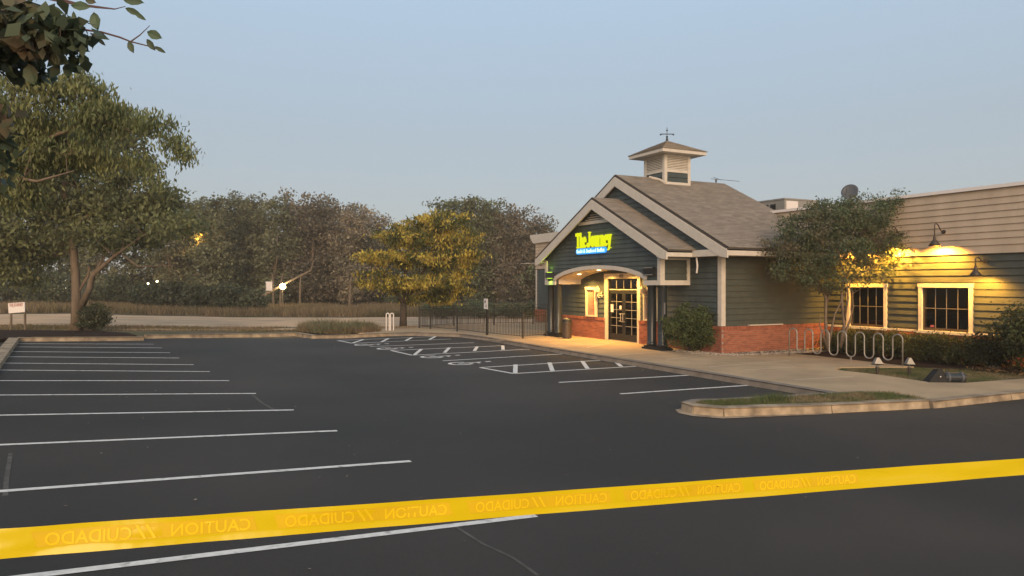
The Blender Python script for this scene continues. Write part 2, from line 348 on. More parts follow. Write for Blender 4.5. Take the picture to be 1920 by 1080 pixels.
def kerb_run(name, pts, wd, m, secs=3.0, h=0.15, h0=-0.02, inner=0.13, **kw):
    K = empty(name, (pts[0][0], pts[0][1], 0)); K['kind'] = 'structure'
    for a, b in zip(pts[:-1], pts[1:]):
        L = math.dist(a, b); n = max(1, round(L / secs)); d = Vector((b[0] - a[0], b[1] - a[1])).normalized(); q = Vector((-d.y, d.x))
        for i in range(n):
            t0, t1 = L * i / n + 0.008, L * (i + 1) / n - 0.008; mb = MB(); ms = max(1, int((t1 - t0) / 0.8))
            prof = ((0.03, h0), (0.0, h - 0.03), (0.03, h), (wd, h), (wd, h0))
            for j in range(ms + 1):
                t = t0 + (t1 - t0) * j / ms; k = len(mb.v)
                for u, z in prof:
                    X = a[0] + d.x * t - q.x * (u - 0.0); Y = a[1] + d.y * t - q.y * (u)
                    mb.v.append((X, Y, gz(X) + z + 0.006 * noise.noise(Vector((X * 2, Y * 2, z * 9)))))
                if j:
                    for e in range(4): mb.f.append((k - 5 + e, k + e, k + e + 1, k - 5 + e + 1))
            mb.f.append((0, 1, 2, 3, 4)); kk = len(mb.v) - 5; mb.f.append((kk + 4, kk + 3, kk + 2, kk + 1, kk))
            o = mb.build('kerb_section', m, K); fixnormals(o.data)
    return K
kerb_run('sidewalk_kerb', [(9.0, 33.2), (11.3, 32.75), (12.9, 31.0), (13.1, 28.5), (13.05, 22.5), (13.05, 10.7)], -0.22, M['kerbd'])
kerb_run('drive_kerb', [(13.9, 9.02), (34.0, 8.3)], -0.22, M['kerb'], 2.6)
Lp = [G(*p, 0.13) for p in ((-60, 760), (34, 634), (270, 632.5))]
kerb_run('left_lot_kerb', [Lp[0], Lp[1], Lp[2]], -0.28, M['kerb'], 4)
Bk = [G(*p, 0.13) for p in ((275, 629), (420, 627), (553, 624.5), (585, 629.5), (645, 629), (783, 623))]
kerb_run('back_lot_kerb', Bk, -0.28, M['kerb'], 4)

# grass island at the right
isl = [G(*p, 0.14) for p in ((1300, 757), (1318, 752.5), (1345, 751.5), (1500, 743.5), (1610, 736.5), (1660, 735), (1705, 741), (1738, 750), (1700, 752.5), (1559, 757), (1450, 760), (1357, 763), (1322, 761))]
sheet('island_ground', isl, 0.135, M['lawn'], skirt=0.12, kind='structure')
front = [G(*p, 0.0) for p in ((1278, 769), (1300, 776.5), (1357, 781.5), (1559, 774.5), (1742, 765.5))]
kerb_run('island_kerb', front, -0.24, M['kerb'], 1.9, h=0.165)
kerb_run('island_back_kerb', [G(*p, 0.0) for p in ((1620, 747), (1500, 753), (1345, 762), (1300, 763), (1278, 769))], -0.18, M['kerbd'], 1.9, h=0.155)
lip = [G(*p) for p in ((1266, 769), (1285, 765), (1300, 771), (1360, 776), (1540, 773), (1560, 777), (1356, 785.5), (1300, 781), (1272, 775))]
sheet('island_gutter', lip, 0.009, M['kerb'], kind='structure')

# planting beds and lawns along the building
sheet('lawn', [(16.75, 13.5), (16.82, 12.3), (16.62, 10.95), (17.3, 10.44), (34, 9.92), (34, 14.5), (22.1, 14.5), (22.1, 17.3), (19.6, 17.3), (19.5, 13.1), (17.4, 13.95)], 0.10, M['lawn'], skirt=0.15, kind='structure')
sheet('planting_bed', [(17.0, 17.7), (16.2, 19.0), (16.25, 20.25), (17.25, 20.45), (17.25, 18.5), (22.1, 18.5), (22.1, 9.9), (20.6, 10.0), (19.55, 13.2), (19.5, 17.3)], 0.115, M['mulch'], kind='structure')

# behind the lot
rd = sheet('road', [G(-260, 612), G(200, 612), G(520, 614), G(900, 612), G(1600, 600), G(1600, 588), G(900, 593), G(640, 595.5), G(400, 594), G(200, 590.5), G(-260, 590)], 0.0, M['road'], kind='structure')
sheet('verge', [G(-100, 632, .1), G(60, 631, .1), G(270, 629, .1), G(550, 622, .1), G(785, 619, .1), G(1000, 612, .1), G(900, 611, .1), G(520, 613, .1), G(200, 611, .1), G(-100, 611, .1)], 0.08, M['soil'], skirt=0.1, kind='structure')
sheet('footpath', [G(190, 619, .1), G(520, 618, .1), G(640, 618, .1), G(800, 612.5, .1), G(640, 615, .1), G(520, 615.5, .1), G(190, 615.5, .1)], 0.095, M['road'], kind='structure')
sheet('mulch_bed', [G(-90, 650, .12), G(30, 632, .12), G(60, 629.5, .12), G(256, 629, .12), G(240, 624, .12), G(190, 621, .12), G(30, 619, .12), G(-90, 619, .12)], 0.125, M['mulch'], skirt=0.1, kind='structure')
sheet('field', [G(-260, 590), G(420, 593.5), G(760, 595), G(1600, 587), G(1600, 560), G(-260, 560)], -0.005, M['soil'], kind='structure')

# ---------------------------------------------------------------- leaves & grass
def leaf_quads(cent, dirs, nrm, ln, wd, fold=0.0):
    """one pointed folded leaf (4 tris) per centre"""
    n = len(cent); side = np.cross(dirs, nrm); side /= np.linalg.norm(side, axis=1)[:, None] + 1e-9
    nn = np.cross(side, dirs)
    L = ln[:, None]; W = wd[:, None]
    v = np.stack([cent - dirs * L * 0.5, cent + side * W * 0.5 + nn * W * 0.15, cent + dirs * L * 0.5, cent - side * W * 0.5 + nn * W * 0.15], axis=1)
    return v.reshape(-1, 3)
def leaves_obj(name, cent, size, m, parent=None, droop=0.3, aspect=0.5, jit=0.35, updn=None, **kw):
    n = len(cent); d = rng.normal(size=(n, 3)); d[:, 2] -= droop * 2.2; d /= np.linalg.norm(d, axis=1)[:, None]
    nr = rng.normal(size=(n, 3)); nr[:, 2] += 0.8
    ln = size * (1 + jit * rng.uniform(-1, 1, n)); v = leaf_quads(np.asarray(cent, float), d, nr, ln, ln * aspect)
    me = bpy.data.meshes.new(name); me.vertices.add(4 * n); me.vertices.foreach_set('co', v.astype(np.float32).ravel())
    me.loops.add(4 * n); me.loops.foreach_set('vertex_index', np.arange(4 * n, dtype=np.int32))
    me.polygons.add(n); me.polygons.foreach_set('loop_start', np.arange(0, 4 * n, 4, dtype=np.int32)); me.polygons.foreach_set('loop_total', np.full(n, 4, dtype=np.int32))
    me.update(); me.materials.append(m)
    o = bpy.data.objects.new(name, me); COL.objects.link(o)
    if parent: o.parent = parent
    return tag(o, **kw)
def blades(name, pts, hmin, hmax, wd, m, lean=0.35, **kw):
    n = len(pts); P = np.asarray(pts, float); h = rng.uniform(hmin, hmax, n); a = rng.uniform(0, 2 * np.pi, n); ww = wd * rng.uniform(0.6, 1.4, n)
    sx_, sy_ = np.cos(a) * ww, np.sin(a) * ww; lx, ly = rng.normal(0, lean, n) * h, rng.normal(0, lean, n) * h
    v = np.zeros((n, 3, 3)); v[:, 0] = P; v[:, 1] = P; v[:, 2] = P
    v[:, 0, 0] -= sx_; v[:, 0, 1] -= sy_; v[:, 1, 0] += sx_; v[:, 1, 1] += sy_; v[:, 2, 0] += lx; v[:, 2, 1] += ly; v[:, 2, 2] += h
    me = bpy.data.meshes.new(name); me.vertices.add(3 * n); me.vertices.foreach_set('co', v.astype(np.float32).ravel())
    me.loops.add(3 * n); me.loops.foreach_set('vertex_index', np.arange(3 * n, dtype=np.int32))
    me.polygons.add(n); me.polygons.foreach_set('loop_start', np.arange(0, 3 * n, 3, dtype=np.int32)); me.polygons.foreach_set('loop_total', np.full(n, 3, dtype=np.int32))
    me.update(); me.materials.append(m); o = bpy.data.objects.new(name, me); COL.objects.link(o); o['kind'] = 'stuff'
    return tag(o, **kw)
def inpoly(poly, n, clump=0.0):
    xs = [p[0] for p in poly]; ys = [p[1] for p in poly]; out = []
    while len(out) < n:
        x, y = random.uniform(min(xs), max(xs)), random.uniform(min(ys), max(ys)); ins = False; j = len(poly) - 1
        for i in range(len(poly)):
            if (ys[i] > y) != (ys[j] > y) and x < (xs[j] - xs[i]) * (y - ys[i]) / (ys[j] - ys[i]) + xs[i]: ins = not ins
            j = i
        if ins and (not clump or noise.noise(Vector((x * clump, y * clump, 3.1))) > random.uniform(-0.5, 0.25)): out.append((x, y))
    return out
blades('island_grass', [(x, y, 0.13) for x, y in inpoly(isl, 16000, 1.6)], 0.02, 0.085, 0.006, M['grass'], 0.6)
cx, cy = G(1445, 752, .14)
blades('tall_island_grass', [(cx + random.gauss(0, 0.26), cy + random.gauss(0, 0.10), 0.13) for _ in range(900)], 0.08, 0.2, 0.005, M['leaf_bush'], 0.35)
blades('lawn_grass', [(x, y, 0.095) for x, y in inpoly([(16.85, 13.3), (16.95, 12.3), (16.8, 11.0), (17.4, 10.6), (25, 10.1), (25, 12.0), (20.2, 12.3), (19.2, 13.0), (17.4, 13.75)], 26000)], 0.015, 0.05, 0.006, M['grass'], 0.6)
fl = [G(-200, 589.5), G(420, 593), G(760, 594.5), G(1100, 592), G(1100, 578), G(700, 577), G(480, 578), G(-200, 578)]
blades('dry_meadow_grass', [(x, y, gz(x) - 0.02) for x, y in inpoly(fl, 60000, 0.25)], 0.25, 0.75, 0.03, M['drygrass'], 0.25)
weed = [G(*p, .1) for p in ((556, 621), (600, 626.5), (650, 627), (715, 623), (700, 614), (620, 611), (570, 613))]
sheet('weed_island', weed, 0.11, M['mulch'], kind='structure')
blades('island_weeds', [(x, y, gz(x) + 0.1) for x, y in inpoly(weed, 5000, 0.8)], 0.08, 0.42, 0.02, M['drygrass'], 0.45)
blades('green_weeds', [(x, y, gz(x) + 0.1) for x, y in inpoly(weed, 1800, 1.1)], 0.12, 0.6, 0.02, M['leaf_far'], 0.4)
blades('verge_grass', [(x, y, gz(x) + 0.06) for x, y in inpoly([G(-80, 621, .1), G(200, 619.5, .1), G(560, 620.5, .1), G(780, 615.5, .1), G(780, 612.5, .1), G(520, 613, .1), G(-80, 611.5, .1)], 14000, 0.5)], 0.03, 0.16, 0.02, M['drygrass'], 0.5)
# river stones along the wall
st = MB()
for x, y in inpoly([(16.35, 19.0), (17.0, 17.85), (19.4, 17.45), (22.0, 17.4), (22.0, 18.4), (17.2, 18.4), (17.1, 20.2), (16.4, 20.15)], 2300):
    s = random.uniform(0.02, 0.055); a = random.uniform(0, 3.1); cxs, sns = math.cos(a) * s, math.sin(a) * s
    z = 0.12
    st.add([(x + cxs * 1.3, y + sns * 1.3, z), (x - sns, y + cxs, z), (x - cxs * 1.3, y - sns * 1.3, z), (x + sns, y - cxs, z), (x + cxs * .5, y + sns * .5, z + s * .8), (x - cxs * .5, y - sns * .5, z + s * .9)],
           [(0, 1, 4), (1, 5, 4), (1, 2, 5), (2, 3, 5), (3, 4, 5), (3, 0, 4)])
st.build('river_stones', M['stone'], kind='stuff', label='pale river stones along the foot of the brick wall')

# ================================================================ THE RESTAURANT
XM, XW, XP = 17.2, 22.14, 15.9
YC, YL = 18.47, 29.33                             # front block corners
RY = 23.9                                         # ridge line
B = empty('restaurant_building', (XM, RY, 0.13), 'slate and tan clapboard restaurant with gabled entrance porch, cupola and red brick base', 'building')
def wall_holes(mb, plane, c0, c1, a0, a1, z0, z1, holes):     # wall slab between c0..c1 with rectangular holes
    As = sorted({a0, a1, *[h[0] for h in holes], *[h[1] for h in holes]}); Zs = sorted({z0, z1, *[h[2] for h in holes], *[h[3] for h in holes]})
    for i in range(len(As) - 1):
        for j in range(len(Zs) - 1):
            am, zm = (As[i] + As[i + 1]) / 2, (Zs[j] + Zs[j + 1]) / 2
            if any(h[0] < am < h[1] and h[2] < zm < h[3] for h in holes): continue
            if plane == 'x': mb.box(c0, c1, As[i], As[i + 1], Zs[j], Zs[j + 1])
            else: mb.box(As[i], As[i + 1], c0, c1, Zs[j], Zs[j + 1])
def board(parent, plane, c, ab, at, zb, zt, m):   # clapboard facing -x (plane x) or -y (plane y); ab/at = extents at bottom/top
    if max(ab[1] - ab[0], at[1] - at[0]) < 0.03: return
    t0, t1 = 0.040, 0.006; mb = MB()
    def P(a, d, z): return (c - d, a, z) if plane == 'x' else (a, c - d, z)
    q = [P(ab[0], 0, zb), P(ab[1], 0, zb), P(ab[1], t0, zb), P(ab[0], t0, zb), P(at[0], 0, zt), P(at[1], 0, zt), P(at[1], t1, zt), P(at[0], t1, zt)]
    mb.hexa(q[:4], q[4:]); o = mb.build('siding_board', m, parent); fixnormals(o.data)
def siding(parent, plane, c, z0, z1, ext, m, holes=(), pitch=0.2):
    n = max(1, round((z1 - z0) / pitch)); p = (z1 - z0) / n
    for i in range(n):
        zb, zt = z0 + i * p, z0 + (i + 1) * p - 0.004; zm = (zb + zt) / 2
        eb, et = ext(zb), ext(min(zt, z1 - 1e-3))
        cuts = sorted([(h[0], h[1]) for h in holes if h[2] < zm < h[3]])
        segs = []; lo_b, lo_t = eb[0], et[0]
        for h0, h1 in cuts: segs.append(((lo_b, h0), (lo_t, h0))); lo_b = lo_t = h1
        segs.append(((lo_b, eb[1]), (lo_t, et[1])))
        for sb, st_ in segs:
            L = sb[1] - sb[0]
            if L > 7.5 and not cuts:              # butt joints, staggered
                j = sb[0] + L * (0.35 + 0.3 * ((i * 37) % 10) / 10)
                board(parent, plane, c, (sb[0], j - 0.002), (st_[0], j - 0.002), zb, zt, m); board(parent, plane, c, (j + 0.002, sb[1]), (j + 0.002, st_[1]), zb, zt, m)
            else: board(parent, plane, c, (sb[0], max(sb[0], sb[1])), (st_[0], max(st_[0], st_[1])), zb, zt, m)
def bricks(parent, plane, c, a0, a1, z0, z1, holes=(), d=0.09):
    mb = MB(); bh, bl = 0.0667, 0.203; nr = int((z1 - z0 - 0.1) / bh)
    def P(x0, x1, u0, u1, q0, q1, mbx):
        if plane == 'x': mbx.box(c - x1, c - x0, u0, u1, q0, q1)
        else: mbx.box(u0, u1, c - x1, c - x0, q0, q1)
    spans = []; lo = a0
    for h in sorted(holes): spans.append((lo, h[0])); lo = h[1]
    spans.append((lo, a1))
    for s0, s1 in spans:
        mo = MB(); P(0, d - 0.01, s0, s1, z0 - 0.1, z1 - 0.01, mo); mo.build('mortar', M['mortar'], parent)
        for r in range(nr):
            u = s0 - (bl / 2 if r % 2 else 0)
            while u < s1 - 0.01:
                u0, u1 = max(u, s0), min(u + bl - 0.011, s1)
                if u1 - u0 > 0.03: P(d - 0.02, d + random.uniform(-0.002, 0.003), u0, u1, z0 + r * bh, z0 + (r + 1) * bh - 0.011, mb)
                u += bl
        u = s0
        while u < s1 - 0.01:                      # rowlock cap
            P(0.0, d + 0.025, u, min(u + 0.058, s1), z0 + nr * bh, z1, mb); u += 0.069
    mb.build('brickwork', M['brick'], parent, kind='stuff')
Z0 = 0.13; ZB = 1.04; ZS = 3.40
door_h = (23.08, 25.16, Z0 - 0.2, 2.69)
# front block, front wall
fw = MB(); wall_holes(fw, 'x', XM, XM + 0.2, YC, YL, Z0 - 0.1, 3.6, [door_h]); fwo = fw.build('wall', M['paint'], B)
siding(fwo, 'x', XM, ZB, 3.5, lambda z: (YC + 0.1, YL - 0.1), M['paint'], [(22.9, 25.34, 0, 2.9)])
bricks(fwo, 'x', XM, YC - 0.09, YL, Z0, ZB, [(22.92, 25.32)])
# front block, side wall (faces the camera's right)
sw = MB(); sw.box(XM + 0.2, XW, YC, YC + 0.2, Z0 - 0.1, 3.6); swo = sw.build('wall', M['lit_paint'], B)
siding(swo, 'y', YC, ZB, 3.42, lambda z: (XM + 0.12, XW), M['lit_paint'])
bricks(swo, 'y', YC, XM - 0.085, XW, Z0, ZB)
MB().box(18.35, 19.9, YC - 0.16, YC - 0.02, ZB + 0.002, ZB + 0.035).build('ledge', M['trim'], B)
MB().box(XM, XW, YL - 0.2, YL, Z0, 3.6).build('wall', M['paint'], B)
# gable walls above
sM = 0.506; zpk = 6.78
def gabext(z, half_e=6.25, ze=3.55, pk=zpk - 0.1, ):
    h = max(0.0, (pk - z) / sM); return (RY - min(h, half_e), RY + min(h, half_e))
XG = 16.84
go = prism('wall', [(RY - 5.95, 3.44), (RY - 5.95, 3.62), (RY, zpk - 0.07), (RY + 5.95, 3.62), (RY + 5.95, 3.44)], 'x', XG + 0.004, XG + 0.1, M['paint'], B)
siding(go, 'x', XG, 3.62, 6.62, lambda z: gabext(z, 5.7, pk=zpk - 0.07), M['paint'])
# corner boards
MB().box(XM - 0.05, XM + 0.0, YC - 0.05, YC + 0.13, ZB + 0.01, 3.42).box(XM - 0.047, XM + 0.13, YC - 0.053, YC - 0.003, ZB + 0.012, 3.418).build('corner_board', M['trim'], B)
MB().box(XM - 0.05, XM + 0.0, YL - 0.13, YL + 0.05, ZB + 0.01, 3.42).build('corner_board', M['trim'], B)

def shingle_slope(parent, p0, p1, q1, q0, course=0.145, tab=0.32):
    """slope quad: eave p0->p1, ridge q0->q1 ; overlapping courses of tabs"""
    p0, p1, q0, q1 = map(Vector, (p0, p1, q0, q1)); n = (p1 - p0).cross(q0 - p0).normalized()
    if n.z < 0: n = -n
    mb = MB(); L = (q0 - p0).length; rows = int(L / course)
    for r in range(rows + 1):
        f0, f1 = r / (rows + 1), min(1, (r + 1.15) / (rows + 1))
        a0, a1 = p0.lerp(q0, f0), p1.lerp(q1, f0); b0, b1 = p0.lerp(q0, f1), p1.lerp(q1, f1)
        nt_ = max(1, int((a1 - a0).length / tab)); off = 0.5 * (r % 2) / nt_
        cuts = [0] + [min(1, max(0, (i + (0.5 if r % 2 else 0)) / nt_)) for i in range(1, nt_)] + [1]
        for i in range(len(cuts) - 1):
            h = 0.012 + random.uniform(0, 0.006); c0, c1 = cuts[i] + 0.0006, cuts[i + 1] - 0.0006
            v = [a0.lerp(a1, c0), a0.lerp(a1, c1), b0.lerp(b1, c1), b0.lerp(b1, c0)]
            mb.add([v[0], v[1], v[2], v[3], v[0] + n * (h + 0.01), v[1] + n * (h + 0.01), v[2] + n * 0.006, v[3] + n * 0.006], [(4, 5, 6, 7), (0, 1, 5, 4)])
    return mb.build('shingles', M['shingle'], parent, kind='stuff')
def gable_roof(x0, x1, half, ze, zp, over_l=None):
    rf = MB(); th = 0.10
    for s in (-1, 1):
        e = (RY + s * half)
        rf.hexa([(x0, e, ze - th), (x1, e, ze - th), (x1, RY, zp - th), (x0, RY, zp - th)], [(x0, e, ze), (x1, e, ze), (x1, RY, zp), (x0, RY, zp)])
    ro = rf.build('roof', M['shdark'], B); fixnormals(ro.data)
    for s in (-1, 1):
        shingle_slope(ro, (x0 - 0.02, RY + s * half * 1.003, ze), (x1, RY + s * half * 1.003, ze), (x1, RY, zp), (x0 - 0.02, RY, zp))
    return ro
gable_roof(16.68, XW + 0.25, 6.3, 3.66, 6.85)
gable_roof(15.58, XM, 4.62, 3.64, 5.88)
def rakes(x0, x1, half, ze, zp, wd, tip):         # sloping boards on the gable edge, part 'rake_board'
    sl_ = (zp - ze) / half
    for s in (-1, 1):
        e = RY + s * half
        v = [(e, ze - 0.10), (RY, zp - 0.10), (RY, zp - 0.10 - wd), (RY + s * (half - tip), ze - 0.10 - wd + tip * sl_), (e, ze - 0.34)]
        prism('rake_board', v, 'x', x0, x1, M['trim'], B)
rakes(16.62, 16.68, 6.3, 3.66, 6.85, 0.36, 0.35)
rakes(15.52, 15.58, 4.62, 3.64, 5.88, 0.36, 0.35)
# fascias along the eaves, soffits
fa = MB().box(16.68, XW - 0.02, RY - 6.30, RY - 6.25, 3.40, 3.60); fa.build('fascia', M['trim'], B)
MB().box(15.58, 16.66, RY - 4.62, RY - 4.57, 3.40, 3.58).build('fascia', M['trim'], B)
MB().box(16.637, 16.675, RY - 6.24, RY - 4.625, 3.40, 3.62).build('fascia', M['trim'], B)
MB().box(16.637, 16.675, RY + 4.625, RY + 6.24, 3.40, 3.62).build('fascia', M['trim'], B)
MB().box(15.60, 16.66, RY + 4.57, RY + 4.62, 3.40, 3.58).build('fascia', M['trim'], B)
MB().box(16.68, XW - 0.02, RY + 6.25, RY + 6.30, 3.40, 3.60).build('fascia', M['trim'], B)
MB().box(16.68, XW, RY - 6.25, YC - 0.04, 3.405, 3.43).box(16.67, XM - 0.04, YC - 0.04, 19.95, 3.405, 3.43).box(15.62, 16.6, 19.35, 19.95, 3.405, 3.43).box(15.62, XM, 28.15, 30.1, 3.405, 3.43).build('soffit', M['trim'], B)
# ---- porch box
PYR, PYL = 20.05, 28.10; OR, OL = 20.96, 27.25; ZPB = 2.46; AC = (OR + OL) / 2; AH = (OL - OR) / 2
def arch(y, zs=2.66, zc=3.06): u = (y - AC) / AH; return zs + (zc - zs) * (math.sqrt(max(0, 1.0 - 0.78 * u * u)) - math.sqrt(0.22)) / (1 - math.sqrt(0.22))
ay = [OR + (OL - OR) * i / 28 for i in range(29)]
pz = 5.70
outer = [(PYL, ZPB), (PYL, 3.60), (RY, pz), (PYR, 3.60), (PYR, ZPB), (OR, ZPB)] + [(y, arch(y)) for y in ay] + [(OL, ZPB)]
pw = prism('wall', outer, 'x', XP, XP + 0.12, M['paint'], B)
def pslope(z): h = (pz - 0.1 - z) / 0.487; return min(h, (PYL - PYR) / 2)
n_ = 15; z0_, z1_ = ZPB + 0.0, 5.0; pch = (z1_ - z0_) / n_
def archw(z):                                      # half width of opening incl. trim at height z
    if z <= 2.83: return AH + 0.17
    lo_, hi_ = 0.0, AH
    if z >= 3.06 + 0.17: return -1
    for _ in range(30):
        md = (lo_ + hi_) / 2
        if arch(AC + md) + 0.12 > z: lo_ = md
        else: hi_ = md
    return lo_
for i in range(n_):
    zb, zt = z0_ + i * pch, z0_ + (i + 1) * pch - 0.004
    hb, ht = pslope(zb), pslope(zt); cb = (max(PYR, RY - hb) + 0.0, min(PYL, RY + hb)); ct = (max(PYR, RY - ht), min(PYL, RY + ht))
    wb, wt = archw(zb), archw(zt)
    if wb < 0: board(pw, 'x', XP, cb, ct, zb, zt, M['paint'])
    else:
        wt = max(wt, 0)
        board(pw, 'x', XP, (cb[0], AC - wb), (ct[0], AC - wt), zb, zt, M['paint']); board(pw, 'x', XP, (AC + wb, cb[1]), (AC + wt, ct[1]), zb, zt, M['paint'])
# porch soffit: curved ceiling, side cheeks
cm = MB()
for a, b in zip(ay[:-1], ay[1:]):
    cm.hexa([(XP + 0.12, a, arch(a)), (XM - 0.035, a, arch(a)), (XM - 0.035, b, arch(b)), (XP + 0.12, b, arch(b))], [(XP + 0.12, a, arch(a) + 0.04), (XM - 0.035, a, arch(a) + 0.04), (XM - 0.035, b, arch(b) + 0.04), (XP + 0.12, b, arch(b) + 0.04)])
cm.build('porch_ceiling', M['trim'], B)
MB().box(XP + 0.12, XM - 0.035, OL, OL + 0.04, ZPB, 2.70).build('porch_cheek', M['trim'], B)
MB().box(XP + 0.12, XM - 0.035, OR - 0.04, OR, ZPB, 2.70).build('porch_cheek', M['trim'], B)
MB().box(XP + 0.12, XM - 0.035, PYR + 0.06, OR - 0.045, ZPB, ZPB + 0.03).box(XP + 0.12, XM - 0.035, OL + 0.045, PYL - 0.06, ZPB, ZPB + 0.03).build('porch_underside', M['dark'], B)
at = MB()
for a, b in zip(ay[:-1], ay[1:]):
    at.hexa([(XP - 0.065, a, arch(a) - 0.004), (XP + 0.02, a, arch(a) - 0.004), (XP + 0.02, b, arch(b) - 0.004), (XP - 0.065, b, arch(b) - 0.004)],
            [(XP - 0.065, a, arch(a) + 0.15), (XP + 0.02, a, arch(a) + 0.15), (XP + 0.02, b, arch(b) + 0.15), (XP - 0.065, b, arch(b) + 0.15)])
at.box(XP - 0.067, XP + 0.02, OL + 0.001, OL + 0.16, ZPB + 0.165, arch(OL) + 0.15).box(XP - 0.067, XP + 0.02, OR - 0.16, OR - 0.001, ZPB + 0.165, arch(OR) + 0.15)
at.build('arch_trim', M['trim'], B)
MB().box(XP - 0.07, XP - 0.002, PYR - 0.06, OR - 0.002, ZPB - 0.03, ZPB + 0.14).build('bottom_trim', M['trim'], B)
MB().box(XP - 0.07, XP - 0.002, OL + 0.002, PYL + 0.06, ZPB - 0.03, ZPB + 0.14).build('bottom_trim', M['trim'], B)
for y0, y1 in ((PYR - 0.06, PYR + 0.11), (PYL - 0.11, PYL + 0.06)):
    MB().box(XP - 0.068, XP - 0.002, y0, y1, ZPB + 0.142, 3.50).build('corner_board', M['trim'], B)
# porch side panels
for s, y in ((-1, PYR), (1, PYL)):
    o = MB().box(XP + 0.121, XM - 0.036, min(y, y + s * -0.05), max(y, y - s * 0.05), ZPB, 3.40).build('wall', M['lit_paint'], B)
    if s < 0:
        siding(o, 'y', y, ZPB + 0.15, 3.30, lambda z: (XP + 0.10, XM - 0.16), M['lit_paint'])
    ya, yb = (y - 0.055, y - 0.003) if s < 0 else (y + 0.003, y + 0.055)
    MB().box(XP - 0.001, XP + 0.13, ya, yb, ZPB + 0.142, 3.40).box(XM - 0.17, XM - 0.04, ya, yb, ZPB + 0.142, 3.40).box(XP - 0.001, XM - 0.04, ya - 0.001, yb, ZPB - 0.03, ZPB + 0.14).box(XP + 0.131, XM - 0.171, ya, yb, 3.32, 3.40).build('side_trim', M['trim'], B)
# gable vent of the porch
vz0 = 5.0
vb = prism('gable_vent', [(RY - 1.02, vz0), (RY, vz0 + 0.50), (RY + 1.02, vz0)], 'x', XP - 0.03, XP + 0.0, M['shdark'], B)
vs = MB()
for i in range(5):
    z = vz0 + 0.03 + i * 0.09; h = (vz0 + 0.48 - z) / 0.487
    vs.hexa([(XP - 0.075, RY - h, z), (XP - 0.035, RY - h, z + 0.02), (XP - 0.035, RY + h, z + 0.02), (XP - 0.075, RY + h, z)], [(XP - 0.075, RY - h, z + 0.012), (XP - 0.035, RY - h, z + 0.05), (XP - 0.035, RY + h, z + 0.05), (XP - 0.075, RY + h, z + 0.012)])
vs.build('louvre_slats', M['trim'], vb, kind='stuff')
MB().box(XP - 0.08, XP - 0.002, RY - 1.45, RY + 1.45, vz0 - 0.13, vz0).build('vent_sill', M['trim'], B)
# porch columns in pairs
for px in (1222, 1242, 1033, 1047):
    y, _ = PX(px, 600, XP + 0.32); c = (XP + 0.32, y, Z0)
    o = MB().lathe(c, [(0.185, 0.12), (0.185, 0.22), (0.16, 0.26), (0.17, 1.1), (0.155, 2.2), (0.175, 2.24), (0.175, 2.33)], 24).build('column', M['column'], B, smooth=False)
    for p in o.data.polygons: p.use_smooth = abs(p.normal.z) < 0.5
for a, b in ((1222, 1242), (1033, 1047)):
    ya = PX(a, 600, XP + .32)[0]; yb = PX(b, 600, XP + .32)[0]
    MB().box(XP + 0.08, XP + 0.56, min(ya, yb) - 0.28, max(ya, yb) + 0.28, Z0 - 0.01, Z0 + 0.07).box(XP + 0.13, XP + 0.51, min(ya, yb) - 0.22, max(ya, yb) + 0.22, Z0 + 0.07, Z0 + 0.125).build('column_base', M['dark'], B)
# entrance doors
D0, D1 = 23.08, 25.16
fr = MB().box(XM - 0.07, XM + 0.12, D1, D1 + 0.2, Z0, 2.69).box(XM - 0.07, XM + 0.12, D0 - 0.2, D0, Z0, 2.69).box(XM - 0.075, XM + 0.12, D0 - 0.22, D1 + 0.22, 2.69, 2.90)
fr.build('door_frame', M['dframe'], B)
MB().box(XM + 0.0, XM + 0.5, D0, D1, Z0 - 0.05, Z0 + 0.02).build('threshold', M['grey'], B)
tf = MB().box(XM + 0.03, XM + 0.09, D0, D1, 2.20, 2.28).box(XM + 0.03, XM + 0.09, D0, D1, 2.63, 2.69).box(XM + 0.03, XM + 0.09, D0, D0 + 0.05, 2.28, 2.63).box(XM + 0.03, XM + 0.09, D1 - 0.05, D1, 2.28, 2.63).build('transom', M['dark'], B)
MB().box(XM + 0.015, XM + 0.028, D0 + 0.03, D1 - 0.03, 2.225, 2.255).build('transom_bar', M['trim'], tf)
tw = (D1 - D0 - 0.1) / 4
for i in range(4):
    y = D0 + 0.05 + i * tw; MB().box(XM + 0.055, XM + 0.062, y + 0.012, y + tw - 0.012, 2.285, 2.625).build('pane', M['glass'], tf)
    if i: MB().box(XM + 0.03, XM + 0.07, y - 0.012, y + 0.012, 2.285, 2.63).build('muntin', M['grey'], tf)
mid = (D0 + D1) / 2
